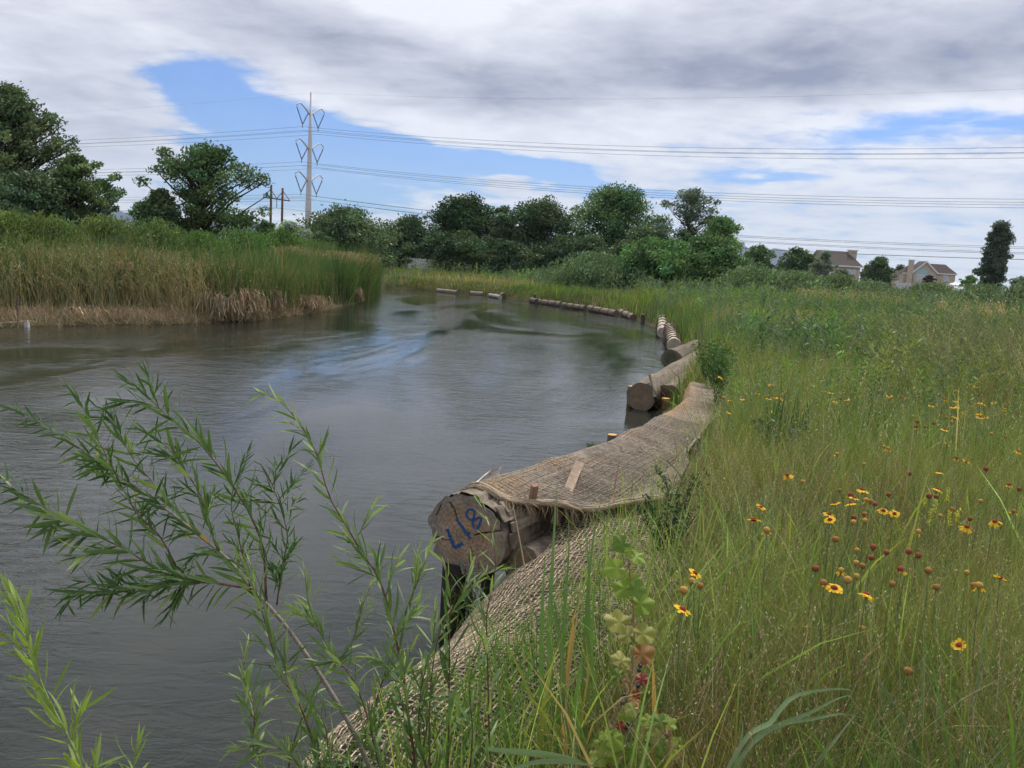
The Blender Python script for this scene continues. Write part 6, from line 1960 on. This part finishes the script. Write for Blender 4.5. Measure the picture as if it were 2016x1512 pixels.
for q in [(648, 367), (350, 515), (1240, 787), (1263, 797), (980, 827), (1130, 883), (790, 980), (995, 1028), (1140, 1083), (1165, 1090), (590, 1250), (1130, 1160), (1133, 1197), (1070, 1205), (1430, 1257), (970, 1300), (1585, 627), (1467, 675), (1615, 650), (1402, 620),
          (1915, 733), (1835, 715), (1622, 1137), (1775, 1088), (1960, 1145), (1550, 1170), (1090, 1360), (1000, 520), (1582, 525), (1910, 580)]:
    FL.append(z1(*q) + ('S',))
for q in [(225, 503), (180, 553), (270, 530), (1030, 445), (1113, 478), (1065, 497), (935, 513), (1110, 405), (1145, 422), (1305, 520), (1500, 448), (1543, 537), (1708, 458), (1750, 530), (1775, 528), (1140, 760)]:
    FL.append(z2(*q) + ('S',))
FL.append(z2(1390, 990) + ('O',))
for q in [(1417, 675), (1427, 648), (1518, 657), (1643, 850), (1805, 910), (1380, 935), (1055, 1053), (1265, 1052), (1190, 1105), (1073, 1178), (1935, 995), (1990, 1022), (1490, 1060), (1530, 1065), (1717, 1187), (1180, 1343), (1253, 1373), (1378, 1368), (1430, 1390), (1850, 457)]:
    FL.append(z1(*q) + ('R',))
for q in [(893, 437), (1353, 440), (1193, 378)]:
    FL.append(z2(*q) + ('R',))


def area(px, py_):
    if px < 1400 and py_ > 1080: return 'cluster beside the currant bush'
    if px < 1420: return 'grass next to the logs'
    if px < 1600 and py_ < 850: return 'meadow group nearest the logs'
    if px < 1700 and py_ < 850: return 'small mid-meadow group'
    if px < 1790 and py_ < 850: return 'gap between the mid-meadow groups'
    if py_ < 845: return 'farthest right-hand patch'
    if py_ < 930 and px < 1800: return 'thin grass of mid-meadow'
    if py_ < 935: return 'strip below the farthest patch'
    if px < 1600 and py_ < 1080: return 'open grass around the biggest flower'
    if px < 1790 and py_ < 1070: return 'dense central cluster'
    if py_ < 1070: return 'weeds with yellow clover spikes'
    if py_ < 1120: return 'maroon row below the clusters'
    if py_ < 1210 and px < 1760: return 'pale-headed nearest cluster'
    if py_ < 1210: return 'near right-hand grass'
    return 'lowest brown grass'


ORD = ['first', 'second', 'third', 'fourth', 'fifth', 'sixth', 'seventh', 'eighth', 'ninth', 'tenth', 'eleventh', 'twelfth', 'thirteenth', 'fourteenth', 'fifteenth', 'sixteenth', 'seventeenth', 'eighteenth']
LOOK = {'F': ('blanket_flower', 'yellow red-centred flower', 'flower', 'yellow blanket flowers in the meadow'), 'S': ('seed_head_flower', 'ochre ball seed head', 'seed head', 'ochre seed heads in the meadow'),
        'R': ('seed_head_flower', 'maroon ball seed head', 'seed head', 'maroon seed heads in the meadow'), 'O': ('seed_head_flower', 'large orange-brown ball seed head', 'seed head', 'ochre seed heads in the meadow')}
groups = {}
for f in FL:
    groups.setdefault((f[2], area(f[0], f[1])), []).append(f)
for (ty, ar_), fs in groups.items():
    fs.sort()
    nm, look, cat, grp = LOOK[ty]
    for k, (px, py_, _) in enumerate(fs):
        zt = 1.22 + RNG.uniform(-.05, .07)
        if py_ > 1230: zt = 1.05
        p = G(px, py_, zt)
        z0 = zg1(p.x, p.y)
        if len(fs) == 1:
            lb_ = 'only %s in the %s' % (look, ar_)
        else:
            lb_ = '%s, %s from the left in the %s' % (look, ORD[k], ar_)
        r = thing(nm, lb_, cat, (p.x, p.y, z0), grp)
        H_ = p.z - z0
        st = link('flower_stalk', STEMS[int(RNG.integers(0, 3))], r); st.scale = (1, 1, H_); st.rotation_euler.z = RNG.uniform(0, 6)
        if ty == 'F':
            R_ = .0265 * RNG.uniform(.85, 1.1)
            if abs(px - 1484) < 2: R_ = .034
            tilt = Euler((RNG.uniform(0, .5), RNG.normal(0, .2), RNG.uniform(0, 6)))
            e = link('flower_disc', DISC, r, (0, 0, H_)); e.scale = (R_ * .40,) * 3; e.rotation_euler = tilt
            pt = link('petals', PETS[int(RNG.integers(0, 5))], r, (0, 0, H_)); pt.scale = (R_,) * 3; pt.rotation_euler = tilt
        else:
            R_ = .0122 * RNG.uniform(.85, 1.15) * (1.25 if ty == 'O' else 1)
            e = link('seed_head', HEADS[ty][int(RNG.integers(0, len(HEADS[ty])))], r, (0, 0, H_)); e.scale = (R_,) * 3; e.rotation_euler = (RNG.normal(0, .3), RNG.normal(0, .3), 0)
            if ty != 'O' and RNG.random() < .3:
                pt = link('petals', PETF[int(RNG.integers(0, 2))], r, (0, 0, H_ - .003)); pt.scale = (.02,) * 3; pt.rotation_euler = (0, 0, RNG.uniform(0, 6))

# yellow clover spikes
for k, (zx, zy) in enumerate([(1470, 1080), (1503, 1160), (1525, 1105), (1595, 1045), (1650, 1160), (1605, 1175)]):
    px, py_ = z1(zx, zy)
    p = G(px, py_, 1.2); z0 = zg1(p.x, p.y)
    r = thing('clover_spike', 'slender yellow clover spike, %s from the left among the six in the right meadow' % ORD[k], 'flower', (p.x, p.y, z0), 'yellow clover spikes')
    H_ = p.z - z0 + .03
    st = link('flower_stalk', STEMS[k % 3], r); st.scale = (.8, .8, H_)
    nn = 60; t = RNG.uniform(0, 1, nn); P_ = np.stack([RNG.normal(0, .004, nn), RNG.normal(0, .004, nn), H_ - t * .07], axis=1)
    g = Geo(); flecks(g, P_, .0045, .6, jit((0.62, 0.60, 0.05), nn, .15)); g.obj('blossom', M_VEG, r)

# rusty dock, sprig, green weed, mugwort
p = G(1537, 645, 1.25); z0 = zg1(p.x, p.y)
r = thing('dock_plant', 'rust-red seeding dock standing out in the green far meadow', 'dock plant', (p.x, p.y, z0)); H_ = p.z - z0
for k, (dx, dz) in enumerate(((-.28, -.12), (-.1, 0), (.08, .08), (.2, .16), (.3, .1))):
    RNG = np.random.default_rng(900 + k)
    V, Q, Tt = tube(catmull([(0, 0, 0), (dx * .5, 0, H_ * .5), (dx, 0, H_ + dz)], 6), .006, 5); g = Geo(); g.add(V, Q, Tt, (0.2, 0.09, 0.04)); g.obj('stem', M_VEG, r)
    nn = 120; t = RNG.uniform(0, 1, nn)
    P_ = np.stack([dx * (1 - .2 * t) + np.clip(RNG.normal(0, .025, nn), -.05, .05), np.clip(RNG.normal(0, .025, nn), -.05, .05), H_ + dz - t * .2], axis=1)
    g = Geo(); flecks(g, P_, .014, .7, jit((0.34, 0.085, 0.035), nn, .25)); g.obj('panicle', M_VEG, r)


def herb(label, px, py0, z, Hh, W, nst, col, leaf, Y=None, name='weed_plant', cat='weed', group=None, aspect=.25, nl=26):
    p = G(px, py0, z)
    r = thing(name, label, cat, p, group)
    g = Geo(); gl = Geo()
    for k in range(nst):
        a = RNG.uniform(0, 6.28); q = RNG.uniform(0, 1) * W
        tip = Vector((math.cos(a) * q, math.sin(a) * q, Hh * RNG.uniform(.6, 1)))
        P_ = catmull([(tip.x * .2, tip.y * .2, -.03), tuple(tip * .5 + Vector((0, 0, .05 * Hh))), tuple(tip)], 8)
        V, Q, Tt = tube(P_, np.linspace(.0025, .001, 8), 4); g.add(V, Q, Tt, np.asarray(col) * .8)
        t = RNG.uniform(.1, 1, nl)
        base = np.stack([np.interp(t, np.linspace(0, 1, 8), P_[:, i_]) for i_ in range(3)], axis=1)
        aa = RNG.uniform(0, 6.28, nl); d = np.stack([np.cos(aa), np.sin(aa), np.full(nl, .5)], axis=1); d /= np.linalg.norm(d, axis=1, keepdims=True)
        flecks(gl, base + d * leaf * .8, leaf * RNG.uniform(.7, 1.2, nl), aspect, jit(col, nl, .2), d)
    g.obj('stem', M_VEG, r); o = gl.obj('foliage', M_VEG, r)
    return r


herb('dark green bushy weed at the right corner of the net blanket', 1312, 1105, .74, .38, .22, 26, (0.028, 0.065, 0.025), .022)
herb('dark green weed spray just behind the bushy weed, along the blanket edge', 1335, 1010, .76, .30, .2, 16, (0.032, 0.07, 0.028), .02)
herb('small green sprig growing on the water edge of the long netted log', 1160, 893, .60, .10, .06, 8, (0.05, 0.12, 0.04), .022, nl=10)
herb('tiny brown-green weed with round seeds under the painted log end', 925, 1225, .22, .28, .12, 18, (0.10, 0.11, 0.045), .008, aspect=.7)
herb('tiny brown-green weed beside the dark post, left of its twin', 893, 1225, .16, .26, .08, 12, (0.10, 0.12, 0.045), .008, aspect=.7)
herb('round-leaved green weed clump in the mid-meadow grass', 1520, 905, .78, .34, .3, 20, (0.055, 0.105, 0.045), .028, aspect=.5)
herb('grey-green mugwort clump behind the mid-meadow flowers', 1765, 750, .8, .62, .5, 40, (0.085, 0.12, 0.085), .03, aspect=.35)
herb('second grey-green mugwort clump, right of the first and closer', 1850, 770, .8, .55, .4, 30, (0.075, 0.115, 0.075), .03, aspect=.35)
herb('tall dark green herb rising above the grass by the paired logs', 1415, 800, .75, .75, .2, 22, (0.045, 0.10, 0.035), .035, aspect=.2)
herb('leafy green weed covering the far end of the brown blanket', 1412, 765, .7, .6, .35, 34, (0.08, 0.16, 0.045), .035, aspect=.25)
herb('bright leafy herb growing against the end of the mossy log', 1395, 745, .75, .6, .3, 26, (0.06, 0.12, 0.035), .035, aspect=.3)
# iris-like tufts in the meadow
for k, (px, py_, lb_) in enumerate(((1540, 860, 'blue-green sword-leaved tuft left of the mid-meadow clearing'), (1705, 870, 'blue-green sword-leaved tuft right of the mid-meadow clearing'))):
    p = G(px, py_ + 30, .78)
    r = thing('sword_leaf_tuft', lb_, 'iris', (p.x, p.y, p.z), 'sword-leaved tufts')
    nn = 40 if k == 0 else 16
    P_ = np.stack([RNG.normal(0, .09, nn), RNG.normal(0, .06, nn), np.full(nn, -.05)], axis=1)
    g = Geo(); c = jit((0.045, 0.10, 0.045), nn, .15); blades(g, P_, RNG.uniform(.4, .62, nn), .014, RNG.normal(0, .15, (nn, 2)), c, c, (0, .4, .75, 1)); g.obj('blades', M_VEG, r)
# leaning dry stalks in the meadow
for k, (x0, y0, x1, y1, lb_) in enumerate(((1590, 1020, 1660, 846, 'long pale straw stalk leaning right in mid-meadow'), (1778, 1010, 1800, 832, 'broad dry stalk left of a pair in the right meadow'), (1745, 985, 1757, 860, 'dry stalk standing beside the ochre seed heads'), (1834, 945, 1862, 858, 'broad tan dry blade leaning right below the yellow flower'), (1855, 950, 1885, 900, 'short pale stalk leaning right under a maroon seed head'), (1384, 1390, 1422, 1280, 'bent pale stem curving over the brown grass near the bottom'), (1507, 1255, 1570, 1360, 'long straw stem falling right through the brown grass'))):
    p0 = G(x0, y0, .95); p1 = D(x1, y1, p0.y + .05)
    r = thing('dry_stalk', lb_, 'stalk', (p0.x, p0.y, p0.z), 'dry stalks in the meadow')
    w_ = .012 if 'broad' in lb_ else .006
    a_ = Vector((0, 0, 0)) - (p1 - p0) * .25; b_ = p1 - p0
    sd = Vector((1, .3, 0)).normalized() * w_ * .5
    V = []
    for t in np.linspace(0, 1, 6):
        c = a_.lerp(b_, t) + Vector((0, 0, .01 * math.sin(math.pi * t))); q = sd * (1 - .6 * t)
        V += [c - q, c + Vector((0, -w_ * .3, 0)), c + q]
    g = Geo(); g.add([tuple(v) for v in V], [(i_ * 3 + j, i_ * 3 + j + 1, i_ * 3 + 4 + j, i_ * 3 + 3 + j) for i_ in range(5) for j in (0, 1)], None, (0.42, 0.34, 0.20)); g.obj('stem', M_DRY, r)
# ------------------------------------------------------------------ air
m = bpy.data.materials.new('air'); m.use_nodes = True; nt = m.node_tree; nt.nodes.clear(); N = NT(nt)
v = N.n('ShaderNodeVolumePrincipled')
v.inputs['Color'].default_value = (0.62, 0.74, 0.92, 1); v.inputs['Density'].default_value = 0.00007; v.inputs['Anisotropy'].default_value = 0.2
nt.links.new(v.outputs[0], N.n('ShaderNodeOutputMaterial').inputs['Volume'])
g = Geo(); V, Q = box(-9800, 9800, -9700, 9900, -4, 900); g.add(V, Q)
tag(g.obj('haze', m), kind='stuff')
